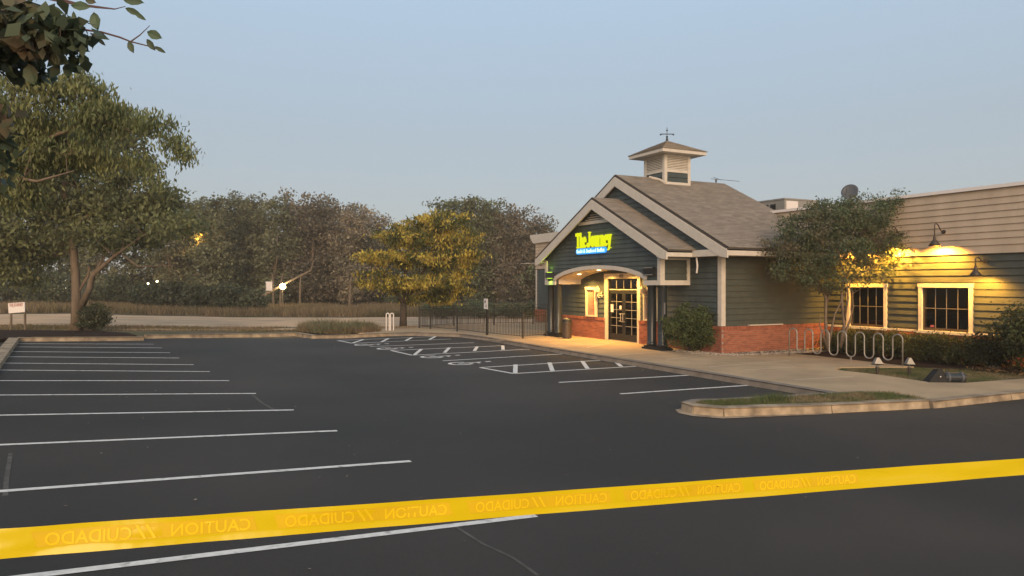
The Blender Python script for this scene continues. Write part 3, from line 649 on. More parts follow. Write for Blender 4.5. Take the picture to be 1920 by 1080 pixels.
for s, (y0, y1) in enumerate(((D0 + 0.005, mid - 0.004), (mid + 0.004, D1 - 0.005))):
    X0 = XM + 0.04; zt = 2.195; zb = Z0 + 0.025
    f = MB().box(X0, X0 + 0.05, y0, y0 + 0.11, zb, zt).box(X0, X0 + 0.05, y1 - 0.11, y1, zb, zt).box(X0, X0 + 0.05, y0 + 0.11, y1 - 0.11, zt - 0.12, zt).box(X0, X0 + 0.05, y0 + 0.11, y1 - 0.11, zb, zb + 0.26)
    d = f.build('door', M['dark'], B)
    ya, yb, za, zc = y0 + 0.11, y1 - 0.11, zb + 0.26, zt - 0.12; pw_ = (yb - ya) / 2; ph = (zc - za) / 5
    for i in range(2):
        for j in range(5):
            MB().box(X0 + 0.02, X0 + 0.027, ya + i * pw_ + 0.01, ya + (i + 1) * pw_ - 0.01, za + j * ph + 0.01, za + (j + 1) * ph - 0.01).build('pane', M['glass'], d)
    mu = MB().box(X0 + 0.008, X0 + 0.03, ya + pw_ - 0.01, ya + pw_ + 0.01, za, zc)
    for j in range(1, 5): mu.box(X0 + 0.0085, X0 + 0.03, ya, ya + pw_ - 0.0105, za + j * ph - 0.01, za + j * ph + 0.01).box(X0 + 0.0085, X0 + 0.03, ya + pw_ + 0.0105, yb, za + j * ph - 0.01, za + j * ph + 0.01)
    mu.build('glazing_bars', M['grey'], d)
    hy = y1 - 0.07 if s == 0 else y0 + 0.07
    pull = MB().tube([(X0, hy, 0.93), (X0 - 0.09, hy, 0.93), (X0 - 0.1, hy, 0.95), (X0 - 0.1, hy, 1.24), (X0 - 0.09, hy, 1.26), (X0, hy, 1.26)], 0.02, 8)
    if s: pull.tube([(X0 - 0.06, hy, 0.95), (X0 - 0.06, hy + 0.16, 0.95)], 0.016, 6).tube([(X0 - 0.06, hy, 1.24), (X0 - 0.06, hy + 0.16, 1.24)], 0.016, 6)
    pull.build('handle', M['galv'], d)
    if s:
        MB().box(X0 - 0.006, X0 + 0.006, y1 - 0.30, y1 - 0.12, 1.30, 1.62).build('notice', M['white'], d, label='white paper notice taped to the door glass')
        MB().box(X0 - 0.006, X0 + 0.006, y0 + 0.16, y0 + 0.28, 1.44, 1.58).build('sticker', M['white'], d, label='small white square sticker on the door')
text_mesh('house_number', '4225', 0.17, M['ink'], lambda u, v, w: (XM - 0.08 - w, 24.28 - u, 2.735 + v), B, xs=0.9, extrude=0.003, bold=0.004)
# ---- cupola
cx0, cx1, cy0, cy1 = 18.60, 19.95, 23.22, 24.58
cu = MB().box(cx0 + 0.04, cx1 - 0.04, cy0 + 0.04, cy1 - 0.04, 6.25, 7.80).build('cupola', M['shdark'], B)
tm = MB()
for x, y in ((cx0, cy0), (cx1 - 0.14, cy0), (cx0, cy1 - 0.14), (cx1 - 0.14, cy1 - 0.14)): tm.box(x, x + 0.14, y, y + 0.14, 6.35, 7.78)
for z0, z1 in ((7.02, 7.13), (7.66, 7.77)):
    tm.box(cx0 + 0.14, cx1 - 0.14, cy0 + 0.002, cy0 + 0.06, z0, z1).box(cx0 + 0.14, cx1 - 0.14, cy1 - 0.06, cy1 - 0.002, z0, z1).box(cx0 + 0.002, cx0 + 0.06, cy0 + 0.14, cy1 - 0.14, z0, z1).box(cx1 - 0.06, cx1 - 0.002, cy0 + 0.14, cy1 - 0.14, z0, z1)
tm.box(cx0 + 0.14, cx1 - 0.14, cy0 + 0.002, cy0 + 0.06, 6.48, 6.62)
tm.build('cupola_trim', M['trim'], cu)
for i in range(8):
    z = 7.14 + i * 0.066; sl1 = MB().hexa([(cx0 + 0.14, cy0 + 0.012, z), (cx1 - 0.14, cy0 + 0.012, z), (cx1 - 0.14, cy0 + 0.045, z + 0.045), (cx0 + 0.14, cy0 + 0.045, z + 0.045)], [(cx0 + 0.14, cy0 + 0.012, z + 0.014), (cx1 - 0.14, cy0 + 0.012, z + 0.014), (cx1 - 0.14, cy0 + 0.045, z + 0.06), (cx0 + 0.14, cy0 + 0.045, z + 0.06)])
    fixnormals(sl1.build('louvre_slat', M['trim'], cu).data)
    sl2 = MB().hexa([(cx0 + 0.012, cy0 + 0.14, z), (cx0 + 0.012, cy1 - 0.14, z), (cx0 + 0.045, cy1 - 0.14, z + 0.045), (cx0 + 0.045, cy0 + 0.14, z + 0.045)], [(cx0 + 0.012, cy0 + 0.14, z + 0.014), (cx0 + 0.012, cy1 - 0.14, z + 0.014), (cx0 + 0.045, cy1 - 0.14, z + 0.06), (cx0 + 0.045, cy0 + 0.14, z + 0.06)])
    fixnormals(sl2.build('louvre_slat', M['trim'], cu).data)
for j in range(2):
    board(cu, 'y', cy0 + 0.04, (cx0 + 0.14, cx1 - 0.14), (cx0 + 0.14, cx1 - 0.14), 6.62 + j * 0.2, 6.815 + j * 0.2, M['paint'])
for j in range(3):
    board(cu, 'x', cx0 + 0.04, (cy0 + 0.14, cy1 - 0.14), (cy0 + 0.14, cy1 - 0.14), 6.45 + j * 0.19, 6.635 + j * 0.19, M['paint'])
fx0, fx1, fy0, fy1 = cx0 - 0.45, cx1 + 0.45, cy0 - 0.45, cy1 + 0.45; mx_, my_ = (cx0 + cx1) / 2, (cy0 + cy1) / 2
MB().box(fx0, fx1, fy0, fy0 + 0.04, 7.74, 7.87).box(fx0, fx1, fy1 - 0.04, fy1, 7.74, 7.87).box(fx0, fx0 + 0.04, fy0 + 0.04, fy1 - 0.04, 7.74, 7.87).box(fx1 - 0.04, fx1, fy0 + 0.04, fy1 - 0.04, 7.74, 7.87).box(fx0 + 0.04, fx1 - 0.04, fy0 + 0.04, fy1 - 0.04, 7.76, 7.78).build('cupola_eave', M['trim'], cu)
zt = 8.43; e_ = 0.03
cr = MB().add([(fx0 - e_, fy0 - e_, 7.872), (fx1 + e_, fy0 - e_, 7.872), (fx1 + e_, fy1 + e_, 7.872), (fx0 - e_, fy1 + e_, 7.872), (mx_, my_, zt)], [(0, 1, 4), (1, 2, 4), (2, 3, 4), (3, 0, 4), (3, 2, 1, 0)]).build('cupola_roof', M['shdark'], cu)
T = Vector((mx_, my_, zt))
cs = [Vector((fx0 - e_, fy0 - e_, 7.874)), Vector((fx1 + e_, fy0 - e_, 7.874)), Vector((fx1 + e_, fy1 + e_, 7.874)), Vector((fx0 - e_, fy1 + e_, 7.874))]
for i in range(4):
    shingle_slope(cu, cs[i], cs[(i + 1) % 4], T, T, 0.13, 0.3)
MB().tube([(cx0 - 0.25, RY - 0.02, 6.86), (cx0 - 0.05, RY - 0.42, 6.72), (cx0 + 0.05, RY - 0.7, 6.55)], 0.05, 6).build('flashing', M['trim'], cu)
wv = MB().tube([T, T + Vector((0, 0, 0.58))], 0.010, 8).lathe(T + Vector((0, 0, 0.02)), [(0.06, 0), (0.03, 0.12), (0.05, 0.16), (0.015, 0.2)], 10).lathe(T + Vector((0, 0, 0.40)), [(0.01, 0), (0.045, 0.04), (0.01, 0.08)], 10)
dv = Vector((C_, -S_, 0)); a, b = T + Vector((0, 0, 0.27)) - dv * 0.26, T + Vector((0, 0, 0.27)) + dv * 0.26
wv.tube([a, b], 0.008, 6).lathe(tuple(a - Vector((0, 0, 0.04))), [(0.01, 0), (0.05, 0.04), (0.01, 0.08)], 8).lathe(tuple(b - Vector((0, 0, 0.04))), [(0.01, 0), (0.05, 0.04), (0.01, 0.08)], 8)
wv.tube([T + Vector((-0.2, 0.1, 0.3)), T + Vector((0.2, -0.1, 0.3))], 0.01, 6)
wv.build('weather_vane', M['iron'], None, label='small dark weather vane on top of the cupola', cat='weather vane')

# ---- long wing
WY0, WY1, XB = 2.0, 40.46, 42.0
wins = [(13.20, 14.68, 1.02, 2.36), (16.02, 17.35, 1.02, 2.36), (8.7, 10.2, 1.02, 2.36), (5.4, 6.9, 1.02, 2.36)]
ww = MB(); wall_holes(ww, 'x', XW, XW + 0.22, WY0, YC - 0.0, Z0 - 0.1, 3.37, wins); wwo = ww.build('wall', M['lit_paint'], B)
siding(wwo, 'x', XW, 1.06, 3.36, lambda z: (WY0, YC - 0.002), M['lit_paint'], [(h[0] - 0.1, h[1] + 0.1, 0.85, 2.46) for h in wins])
bricks(wwo, 'x', XW, WY0, YC - 0.1, Z0, 0.93, d=0.07)
MB().box(XW - 0.10, XW - 0.002, WY0, YC - 0.002, 0.935, 1.0).build('water_table', M['trim'], B)
ut = MB().box(XW - 0.05, XW + 0.2, WY0, RY, 3.372, 5.26).build('wall', M['tan'], B)
siding(ut, 'x', XW - 0.05, 3.62, 5.2, lambda z: (WY0, 21.6), M['tan'])
board(ut, 'x', XW - 0.05, (WY0, YC - 0.1), (WY0, YC - 0.1), 3.375, 3.615, M['tan'])
MB().box(XW - 0.14, XW + 0.3, WY0 - 0.1, 21.7, 5.27, 5.37).build('parapet_coping', M['white'], B)
lw = MB().box(XW, XW + 0.2, YL + 0.0, WY1, Z0, 3.40).build('wall', M['paint'], B)
siding(lw, 'x', XW, 0.95, 3.38, lambda z: (YL + 0.1, WY1 - 0.12), M['paint'])
bricks(lw, 'x', XW, YL + 0.1, WY1 + 0.05, Z0, 0.85)
MB().box(XW - 0.045, XW + 0.15, WY1 - 0.1, WY1 + 0.04, 0.86, 3.38).build('corner_board', M['trim'], B)
lt = MB().box(XW - 0.05, XW + 0.2, RY, WY1 + 0.03, 3.402, 5.4).build('wall', M['tan'], B)
siding(lt, 'x', XW - 0.05, 3.42, 5.2, lambda z: (RY + 4, WY1), M['tan'])
prism('cornice', [(WY1 - 0.05, 5.05), (WY1 + 0.12, 5.08), (WY1 + 0.45, 5.42), (WY1 + 0.5, 5.6), (RY + 4, 5.6), (RY + 4, 5.2)], 'x', XW - 0.22, XW + 0.2, M['trim'], B)
bkw = MB().box(XB, XB + 0.2, WY0, WY1, Z0, 5.4).box(XW + 0.2, XB, WY0, WY0 + 0.2, Z0, 5.27).box(XW + 0.2, XB, WY1 - 0.2, WY1, Z0, 5.4).build('wall', M['tan'], B)
MB().box(XW + 0.2, XB, WY0 + 0.2, WY1 - 0.2, 4.85, 5.0).build('flat_roof', M['shdark'], B)
MB().box(XM + 0.2, XW + 4.0, RY - 6, RY + 6, Z0, Z0 + 0.02).box(XW + 3.9, XW + 4.0, WY0, WY1, Z0, 4.8).build('interior', M['room'], B)
for i, (y0, y1, z0, z1) in enumerate(wins):
    wf = MB().box(XW - 0.075, XW - 0.0, y1, y1 + 0.11, z0 - 0.02, z1).box(XW - 0.075, XW - 0.0, y0 - 0.11, y0, z0 - 0.02, z1).box(XW - 0.085, XW - 0.0, y0 - 0.13, y1 + 0.13, z1, z1 + 0.13)
    wd_ = wf.build('window', M['trim'], B)
    MB().box(XW - 0.14, XW + 0.0, y0 - 0.13, y1 + 0.13, z0 - 0.11, z0 - 0.022).build('sill', M['trim'], wd_)
    MB().box(XW + 0.02, XW + 0.08, y0, y0 + 0.035, z0, z1).box(XW + 0.02, XW + 0.08, y1 - 0.035, y1, z0, z1).box(XW + 0.02, XW + 0.08, y0 + 0.035, y1 - 0.035, z1 - 0.035, z1).box(XW + 0.02, XW + 0.08, y0 + 0.035, y1 - 0.035, z0, z0 + 0.06).build('sash', M['bronze'], wd_)
    pw2, ph2 = (y1 - y0 - 0.07) / 4, (z1 - z0 - 0.095) / 2
    for a in range(4):
        for b in range(2):
            MB().box(XW + 0.045, XW + 0.052, y0 + 0.035 + a * pw2 + 0.008, y0 + 0.035 + (a + 1) * pw2 - 0.008, z0 + 0.06 + b * ph2 + 0.008, z0 + 0.06 + (b + 1) * ph2 - 0.008).build('pane', M['glass'], wd_)
        if a: MB().box(XW + 0.03, XW + 0.06, y0 + 0.035 + a * pw2 - 0.008, y0 + 0.035 + a * pw2 + 0.008, z0 + 0.06, z1 - 0.035).build('muntin', M['galv'], wd_)
    zz = z0 + 0.06 + ph2
    for a in range(4): MB().box(XW + 0.031, XW + 0.06, y0 + 0.035 + a * pw2 + 0.0085, y0 + 0.035 + (a + 1) * pw2 - 0.0085, zz - 0.008, zz + 0.008).build('muntin', M['galv'], wd_)
MB().lathe((XW + 0.12, 14.45, 1.10), [(0.05, 0), (0.07, 0.03), (0.03, 0.07)], 12).build('indicator_lamp', M['redglow'], None, label='small glowing pink-red light low inside the right-hand window', cat='lamp')

# ================================================================ THINGS ON THE BUILDING
SOD = (1.0, 0.455, 0.045)
def gooseneck(y, zm, off, zrim, label, stemtop, power):
    L = empty('gooseneck_lamp', (XW - 0.05, y, zm), label, 'wall lamp', 'gooseneck lamps on the long wall')
    xs = XW - off; pts = []
    for i in range(13):
        t = i / 12; a = t * math.pi
        pts.append((XW - 0.07 - (off - 0.07) * t, y, zm - 0.04 * math.sin(a * 2) + (stemtop - zm) * math.sin(min(1, t * 1.15) * math.pi * 0.5) ** 2))
    pts += [(xs, y, stemtop - 0.1), (xs, y, zrim + 0.28)]
    MB().tube(pts, 0.016, 8).build('arm', M['bronze'], L, smooth=True)
    MB().tube([(XW - 0.05, y, zm), (XW - 0.10, y, zm)], 0.065, 14).build('wall_plate', M['bronze'], L)
    sh = MB(); n = 20; prof = [(0.04, 0.30), (0.045, 0.20), (0.10, 0.12), (0.175, 0.0), (0.165, 0.0), (0.09, 0.11), (0.03, 0.19)]
    for r, z in prof:
        for j in range(n): a = 2 * math.pi * j / n; sh.v.append((xs + r * math.cos(a), y + r * math.sin(a), zrim + z))
    for i in range(len(prof) - 1):
        for j in range(n): a = i * n + j; b = i * n + (j + 1) % n; sh.f.append((a, b, b + n, a + n))
    sh.build('shade', M['bronze'], L, smooth=True)
    MB().lathe((xs, y, zrim + 0.06), [(0.015, 0.09), (0.035, 0.05), (0.03, 0.0)], 10).build('bulb', M['bulb'], L)
    ld = bpy.data.lights.new('lamp_light', 'SPOT'); lo = bpy.data.objects.new('lamp_light', ld); COL.objects.link(lo)
    ld.energy = power; ld.color = SOD; ld.spot_size = R(136); ld.spot_blend = 0.75; lo.rotation_euler = Vector((-0.62, 0, 0.78)).to_track_quat('Z', 'Y').to_euler(); ld.shadow_soft_size = 0.04
    lo.location = (xs, y, zrim + 0.03); lo.parent = L; lo.matrix_parent_inverse = Matrix.Translation(-Vector(L.location))
    return L
gooseneck(13.95, 4.09, 0.54, 3.64, 'bronze gooseneck lamp on the tan boards above the right-hand window, fully in view', 4.30, 760)
gooseneck(15.37, 4.09, 0.54, 3.64, 'gooseneck lamp half hidden by the right edge of the small tree', 4.30, 760)
gooseneck(16.90, 4.09, 0.54, 3.60, 'gooseneck lamp hidden behind the crown of the small tree', 4.30, 760)
gooseneck(12.72, 3.15, 0.54, 2.70, 'lower cone lamp on the green boards at the upper right of the right-hand window', 3.22, 230)

# porch downlights
for px, py, xx in ((1086, 514, 16.5), (1123, 506, 16.5), (1165, 509, 16.5)):
    y, z = PX(px, py, xx); z = arch(y) - 0.006 if OR < y < OL else z
    o = MB().lathe((xx, y, z - 0.012), [(0.085, 0), (0.085, 0.012)], 18).build('downlight', M['downlight'] if px != 1165 else M['downlight'], None,
        label={1086: 'glowing recessed downlight at the left of the porch arch', 1123: 'glowing recessed downlight near the crown of the porch arch', 1165: 'recessed downlight in the porch ceiling right above the doors'}[px], cat='downlight', group='porch downlights')
    ld = bpy.data.lights.new('porch_light', 'SPOT'); lo = bpy.data.objects.new('porch_light', ld); COL.objects.link(lo)
    ld.energy = 330; ld.color = (1.0, 0.53, 0.11); ld.spot_size = R(150); ld.spot_blend = 0.6; ld.shadow_soft_size = 0.08; lo.location = (xx, y, z - 0.05)

# restaurant sign: hand-drawn condensed slab letters
SG = empty('restaurant_sign', (XP - 0.1, PX(1080, 465, XP - .1)[0], PX(1080, 465, XP - .1)[1]), 'lit yellow THE JOURNEY letters over a blue panel on the porch gable', 'sign')
XS = XP - 0.09
yA, zA = PX(1081.5, 464.5, XS); yB, zB_ = PX(1147.5, 461, XS)
SW_ = yA - yB; zbase = zA - 0.02
UH = 0.60; XHt = 0.44; ST = 0.05
glyphs = {
 'T': (0.40, [[(0.2, 0), (0.2, 1)], [(0.02, 0.96), (0.38, 0.96)], [(0.03, 0.82), (0.03, 0.98)], [(0.37, 0.82), (0.37, 0.98)], [(0.1, 0.02), (0.3, 0.02)]]),
 'h': (0.36, [[(0.09, 0), (0.09, 1)], [(0.09, 0.5), (0.13, 0.64), (0.2, 0.68), (0.26, 0.62), (0.28, 0.5), (0.28, 0)], [(0.01, 0.97), (0.09, 0.97)], [(0.03, 0.02), (0.15, 0.02)], [(0.22, 0.02), (0.34, 0.02)]]),
 'e': (0.32, [[(0.07, 0.38), (0.27, 0.38), (0.26, 0.56), (0.17, 0.68), (0.08, 0.56), (0.06, 0.34), (0.08, 0.12), (0.17, 0.02), (0.27, 0.12)]]),
 'J': (0.40, [[(0.26, 1), (0.26, 0.16), (0.20, 0.03), (0.10, 0.02), (0.05, 0.14), (0.08, 0.26)], [(0.16, 0.97), (0.36, 0.97)]]),
 'o': (0.34, [[(0.17, 0.02), (0.08, 0.12), (0.06, 0.35), (0.08, 0.58), (0.17, 0.68), (0.26, 0.58), (0.28, 0.35), (0.26, 0.12), (0.17, 0.02)]]),
 'u': (0.36, [[(0.08, 0.7), (0.08, 0.14), (0.15, 0.02), (0.24, 0.08), (0.28, 0.2)], [(0.28, 0.7), (0.28, 0)], [(0.02, 0.67), (0.08, 0.67)], [(0.22, 0.67), (0.28, 0.67)], [(0.28, 0.02), (0.34, 0.02)]]),
 'r': (0.27, [[(0.08, 0), (0.08, 0.7)], [(0.08, 0.5), (0.14, 0.64), (0.24, 0.66)], [(0.02, 0.67), (0.08, 0.67)], [(0.02, 0.02), (0.15, 0.02)]]),
 'n': (0.36, [[(0.08, 0), (0.08, 0.7)], [(0.08, 0.5), (0.13, 0.64), (0.2, 0.68), (0.26, 0.62), (0.28, 0.5), (0.28, 0)], [(0.02, 0.67), (0.08, 0.67)], [(0.02, 0.02), (0.14, 0.02)], [(0.22, 0.02), (0.34, 0.02)]]),
 'y': (0.36, [[(0.06, 0.7), (0.18, 0.08)], [(0.30, 0.7), (0.18, 0.02), (0.13, -0.22), (0.05, -0.27)], [(0.0, 0.68), (0.12, 0.68)], [(0.24, 0.68), (0.36, 0.68)]]),
 ' ': (0.10, [])}
word = 'The Journey'; tot = sum(glyphs[c][0] for c in word); uk = SW_ / tot; cur = 0; nletters = 0
for c in word:
    wdt, strokes = glyphs[c]; mb = MB()
    for s in strokes:
        for (u0, v0), (u1, v1) in zip(s[:-1], s[1:]):
            a = Vector((yA - (cur + u0) * uk, zbase + v0 * UH)); b = Vector((yA - (cur + u1) * uk, zbase + v1 * UH))
            d = (b - a); L = d.length; d.normalize(); n = Vector((-d.y, d.x)); t = ST / 2 if abs(d.y) > 0.6 else ST * 0.33
            a2, b2 = a - d * t * 0.7, b + d * t * 0.7; xo = XS - 0.001 * (len(mb.v) % 5)
            q = [a2 + n * t, a2 - n * t, b2 - n * t, b2 + n * t]
            mb.hexa([(xo, p.x, p.y) for p in q], [(xo - 0.07, p.x, p.y) for p in q])
    if strokes:
        o = mb.build('letter', M['neon'], SG); fixnormals(o.data)
    cur += wdt
pY0, pZ0 = PX(1081, 477.5, XS); pY1, _ = PX(1137, 475, XS); pz0 = pZ0 - 0.0; ph_ = 0.235
cap = []
for a in range(90, 271, 20): cap.append((pY0 - 0.11 + 0.11 * -math.cos(R(a)) * 1, pz0 + ph_ / 2 + ph_ / 2 * math.sin(R(a))))
rr = ph_ / 2
cap = [(pY0 - rr - rr * math.cos(R(a)), pz0 + rr + rr * math.sin(R(a))) for a in range(270, 89, -20)] + [(pY1 + rr - rr * math.cos(R(a)), pz0 + rr + rr * math.sin(R(a))) for a in range(90, -91, -20)]
prism('panel', cap, 'x', XS - 0.03, XS + 0.03, M['blue'], SG)
o, wt = text_mesh('panel_lettering', 'Sushi & Seafood Buffet', 0.20, M['white_neon'], lambda u, v, w: (XS - 0.036 - w, pY0 - 0.06 - u, pz0 + 0.055 + v), SG, xs=0.55, extrude=0.004, bold=0.004)
k = (pY0 - pY1 - 0.14) / wt
for v in o.data.vertices: v.co.y = (pY0 - 0.06) + (v.co.y - (pY0 - 0.06)) * k
MB().box(XS - 0.03, XS, pY1 - 0.34, pY1 - 0.30, pz0 + 0.16, pz0 + 0.2).build('trademark_dot', M['neon'], SG)
al = bpy.data.lights.new('sign_glow', 'AREA'); ao = bpy.data.objects.new('sign_glow', al); COL.objects.link(ao)
al.shape = 'RECTANGLE'; al.size = SW_; al.size_y = 0.5; al.energy = 2.6; al.color = (0.75, 1.0, 0.08)
ao.location = (XS - 0.10, (yA + yB) / 2, zbase + 0.3); ao.rotation_euler = (0, R(-90), 0); ao.rotation_euler = Vector((-1, 0, 0)).to_track_quat('Z', 'Y').to_euler()

# lime up/down light on the left of the porch front
ly, lz = PX(1031, 516, XP - 0.12)
UL = empty('up_down_light', (XP - 0.07, ly, lz), 'dark box light throwing lime green up and down at the porch left', 'wall lamp')
MB().box(XP - 0.20, XP - 0.071, ly - 0.30, ly + 0.28, lz - 0.13, lz + 0.12).build('housing', M['column'], UL)
MB().box(XP - 0.185, XP - 0.09, ly - 0.15, ly + 0.15, lz + 0.121, lz + 0.135).box(XP - 0.185, XP - 0.09, ly - 0.15, ly + 0.15, lz - 0.142, lz - 0.131).build('tube', M['lime'], UL)
for s in (1, -1):
    ld = bpy.data.lights.new('lime_light', 'SPOT'); lo = bpy.data.objects.new('lime_light', ld); COL.objects.link(lo)
    ld.energy = 9; ld.color = (0.52, 1.0, 0.03); ld.spot_size = R(140); ld.spot_blend = 0.8; ld.shadow_soft_size = 0.05
    lo.location = (XP - 0.15, ly, lz + s * 0.16); lo.rotation_euler = (0 if s < 0 else math.pi, 0, 0)
    lo.parent = UL; lo.matrix_parent_inverse = Matrix.Translation(-Vector(UL.location))
# small dark box light on the right
ry, rz_ = PX(1217, 508, XP - 0.12)
UR = empty('box_light', (XP - 0.07, ry, rz_), 'unlit dark box wall light at the right of the porch front', 'wall lamp')
MB().box(XP - 0.17, XP - 0.05, ry - 0.27, ry + 0.27, rz_ - 0.16, rz_ + 0.14).build('housing', M['dark'], UR)
MB().box(XP - 0.18, XP - 0.171, ry - 0.24, ry + 0.24, rz_ + 0.10, rz_ + 0.125).box(XP - 0.18, XP - 0.171, ry - 0.24, ry + 0.24, rz_ - 0.15, rz_ - 0.125).build('edge_strip', M['grey'], UR)

# display cases either side of the doors
def case(y0, y1, z0, z1, label):
    C = empty('display_case', (XM - 0.05, (y0 + y1) / 2, z0), label, 'display case', 'tall display cases beside the doors')
    MB().box(XM - 0.16, XM - 0.04, y0, y0 + 0.07, z0, z1).box(XM - 0.16, XM - 0.04, y1 - 0.07, y1, z0, z1).box(XM - 0.16, XM - 0.04, y0 + 0.07, y1 - 0.07, z0, z0 + 0.06).box(XM - 0.17, XM - 0.04, y0 - 0.02, y1 + 0.02, z1, z1 + 0.12).build('frame', M['dframe'], C)
    MB().box(XM - 0.08, XM - 0.045, y0 + 0.07, y1 - 0.07, z0 + 0.06, z1).build('back_panel', M['case'], C)
    MB().box(XM - 0.155, XM - 0.081, y0 + 0.071, y0 + 0.13, z0 + 0.065, z1 - 0.01).build('inner_edge', M['casered'], C)
case(25.92, 26.70, 1.06, 2.22, 'tall framed display case on the wall left of the doors')
case(21.76, 22.58, 1.06, 2.22, 'tall framed display case behind the right-hand porch columns')
# lantern brackets
for px, lab in ((1122, 'ornate scrolled wall sconce left of the doors'), (1206, 'ornate scrolled wall sconce right of the doors')):
    y, z = PX(px, 545, XM - 0.2); K = empty('wall_sconce', (XM - 0.04, y, z), lab, 'wall lamp', 'sconces beside the doors')
    MB().lathe((XM - 0.24, y, z - 0.10), [(0.03, 0), (0.09, 0.05), (0.11, 0.17), (0.06, 0.22), (0.02, 0.30)], 12).build('lantern', M['dframe'], K)
    pts = [(XM - 0.05, y, z - 0.05)] + [(XM - 0.15 + 0.1 * math.cos(R(a)), y - 0.02, z - 0.2 + 0.1 * math.sin(R(a))) for a in range(0, 300, 30)]
    MB().tube(pts, 0.02, 6).tube([(XM - 0.05, y - 0.16, z - 0.18), (XM - 0.1, y - 0.1, z - 0.24), (XM - 0.12, y, z - 0.2), (XM - 0.1, y + 0.1, z - 0.24), (XM - 0.05, y + 0.16, z - 0.18)], 0.018, 6).build('scroll', M['dframe'], K)
# downspout stub
y, z = PX(1306, 482, 16.75)
MB().tube([(16.75, y, 3.38), (16.78, y - 0.01, 3.1), (16.8, y + 0.05, 2.85)], 0.03, 8).build('hanging_cable', M['white'], None, label='short loose pale cable hanging from the eave right of the porch', cat='cable')

# roof things
hx = XW + 2.6
def at_x(px, py, x): y, z = PX(px, py, x); return (x, y, z)
a = at_x(1412, 378, hx); b_ = at_x(1471, 371, hx); c = PY(1508, 375, b_[1])[0]
H = empty('rooftop_unit', (hx, (a[1] + b_[1]) / 2, 5.0), 'grey boxy air conditioning unit on the flat roof behind the ridge', 'air conditioner')
MB().box(hx, hx + 2.2, b_[1], a[1], 5.0, b_[2] - 0.06).build('casing', M['grey'], H)
MB().box(hx - 0.03, hx + 2.23, b_[1] - 0.03, a[1] + 0.03, b_[2] - 0.06, b_[2]).build('lid', M['grey'], H)
MB().box(hx + 0.1, hx + 0.8, b_[1] - 0.02, b_[1] - 0.0, 5.1, b_[2] - 0.12).build('access_panel', M['white'], H)
for i in range(3): MB().box(hx - 0.02, hx, a[1] - 0.5 - i * 0.42, a[1] - 0.2 - i * 0.42, b_[2] - 0.45, b_[2] - 0.22).build('grille', M['dark'], H)
# dish
dc = Vector(at_x(1594, 361, XW + 0.9)); DI = empty('satellite_dish', (dc.x, dc.y, 5.0), 'dark grey satellite dish on the parapet above the small tree', 'satellite dish')
dm = MB(); nrm_ = Vector((-0.75, -0.35, 0.35)).normalized(); u = nrm_.orthogonal().normalized(); v_ = nrm_.cross(u)
for ring in range(6):
    r = 0.30 * ring / 5; 
    for j in range(24):
        a_ = 2 * math.pi * j / 24; dm.v.append(tuple(dc + (u * math.cos(a_) + v_ * math.sin(a_)) * r + nrm_ * (0.9 * r * r)))
for i in range(5):
    for j in range(24): p = i * 24 + j; q = i * 24 + (j + 1) % 24; dm.f.append((p, q, q + 24, p + 24))
dob = dm.build('reflector', M['dish'], DI, smooth=True); sm = dob.modifiers.new('s', 'SOLIDIFY'); sm.thickness = 0.012
MB().tube([dc - nrm_ * 0.02, dc - Vector((-0.1, 0, 0.25)), (dc.x + 0.1, dc.y, 5.0)], 0.025, 8).build('mast', M['grey'], DI)
MB().tube([dc - v_ * 0.2, dc + nrm_ * 0.32 - v_ * 0.05], 0.012, 6).lathe(tuple(dc + nrm_ * 0.32 - v_ * 0.05), [(0.03, -0.03), (0.035, 0.04)], 10).build('feed_arm', M['dish'], DI)
# ridge aerial
ra = Vector((21.95, RY, 6.87))
MB().tube([ra, ra + Vector((0, 0, 0.15))], 0.04, 8).tube([ra + Vector((-0.2, 0.1, 0.16)), ra + Vector((1.0, -0.35, 0.07))], 0.01, 5).tube([ra + Vector((-0.15, 0, 0.22)), ra + Vector((0.2, -0.1, 0.10))], 0.01, 5).build('roof_aerial', M['dish'], None, label='thin rod aerial at the rear end of the ridge', cat='aerial')

# ================================================================ STREET FURNITURE
# wave bicycle rack
p0 = Vector((18.66, 16.92, 0)); p1 = Vector((19.12, 13.28, 0)); pts = []
nleg = 14; dd = (p1 - p0) / (nleg - 1); zt_, zlo, rr = 1.03, 0.28, dd.length / 2
for i in range(nleg):
    q = p0 + dd * i; up = i % 2 == 0
    if i == 0: pts.append((q.x, q.y, 0.1))
    if up:
        if i: pts.append((q.x, q.y, zlo + rr))
        pts.append((q.x, q.y, zt_ - rr))
        for a in range(165, 0, -15): c_ = q + dd * 0.5; w_ = math.cos(R(a)) * 0.5; pts.append((c_.x + dd.x * w_, c_.y + dd.y * w_, zt_ - rr + rr * math.sin(R(a))))
    else:
        pts.append((q.x, q.y, zt_ - rr))
        if i == nleg - 1: pts.append((q.x, q.y, 0.1)); break
        pts.append((q.x, q.y, zlo + rr))
        for a in range(165, 0, -15): c_ = q + dd * 0.5; w_ = math.cos(R(a)) * 0.5; pts.append((c_.x + dd.x * w_, c_.y + dd.y * w_, zlo + rr - rr * math.sin(R(a))))
BR = empty('bicycle_rack', (p0.x, p0.y, 0.13), 'long galvanised wave-shaped bicycle rack in front of the brick wall and small tree', 'bicycle rack')
MB().tube(pts, 0.022, 10).build('tube', M['galv'], BR, smooth=True)
mp_ = p0 + dd * 7.5; MB().tube([(mp_.x, mp_.y, 0.12), (mp_.x, mp_.y, zlo)], 0.03, 8).build('leg', M['galv'], BR)
HR = empty('bicycle_rack', (*G(729, 620, .13), 0.13), 'pair of slim white hoops beside the autumn tree', 'bicycle rack')
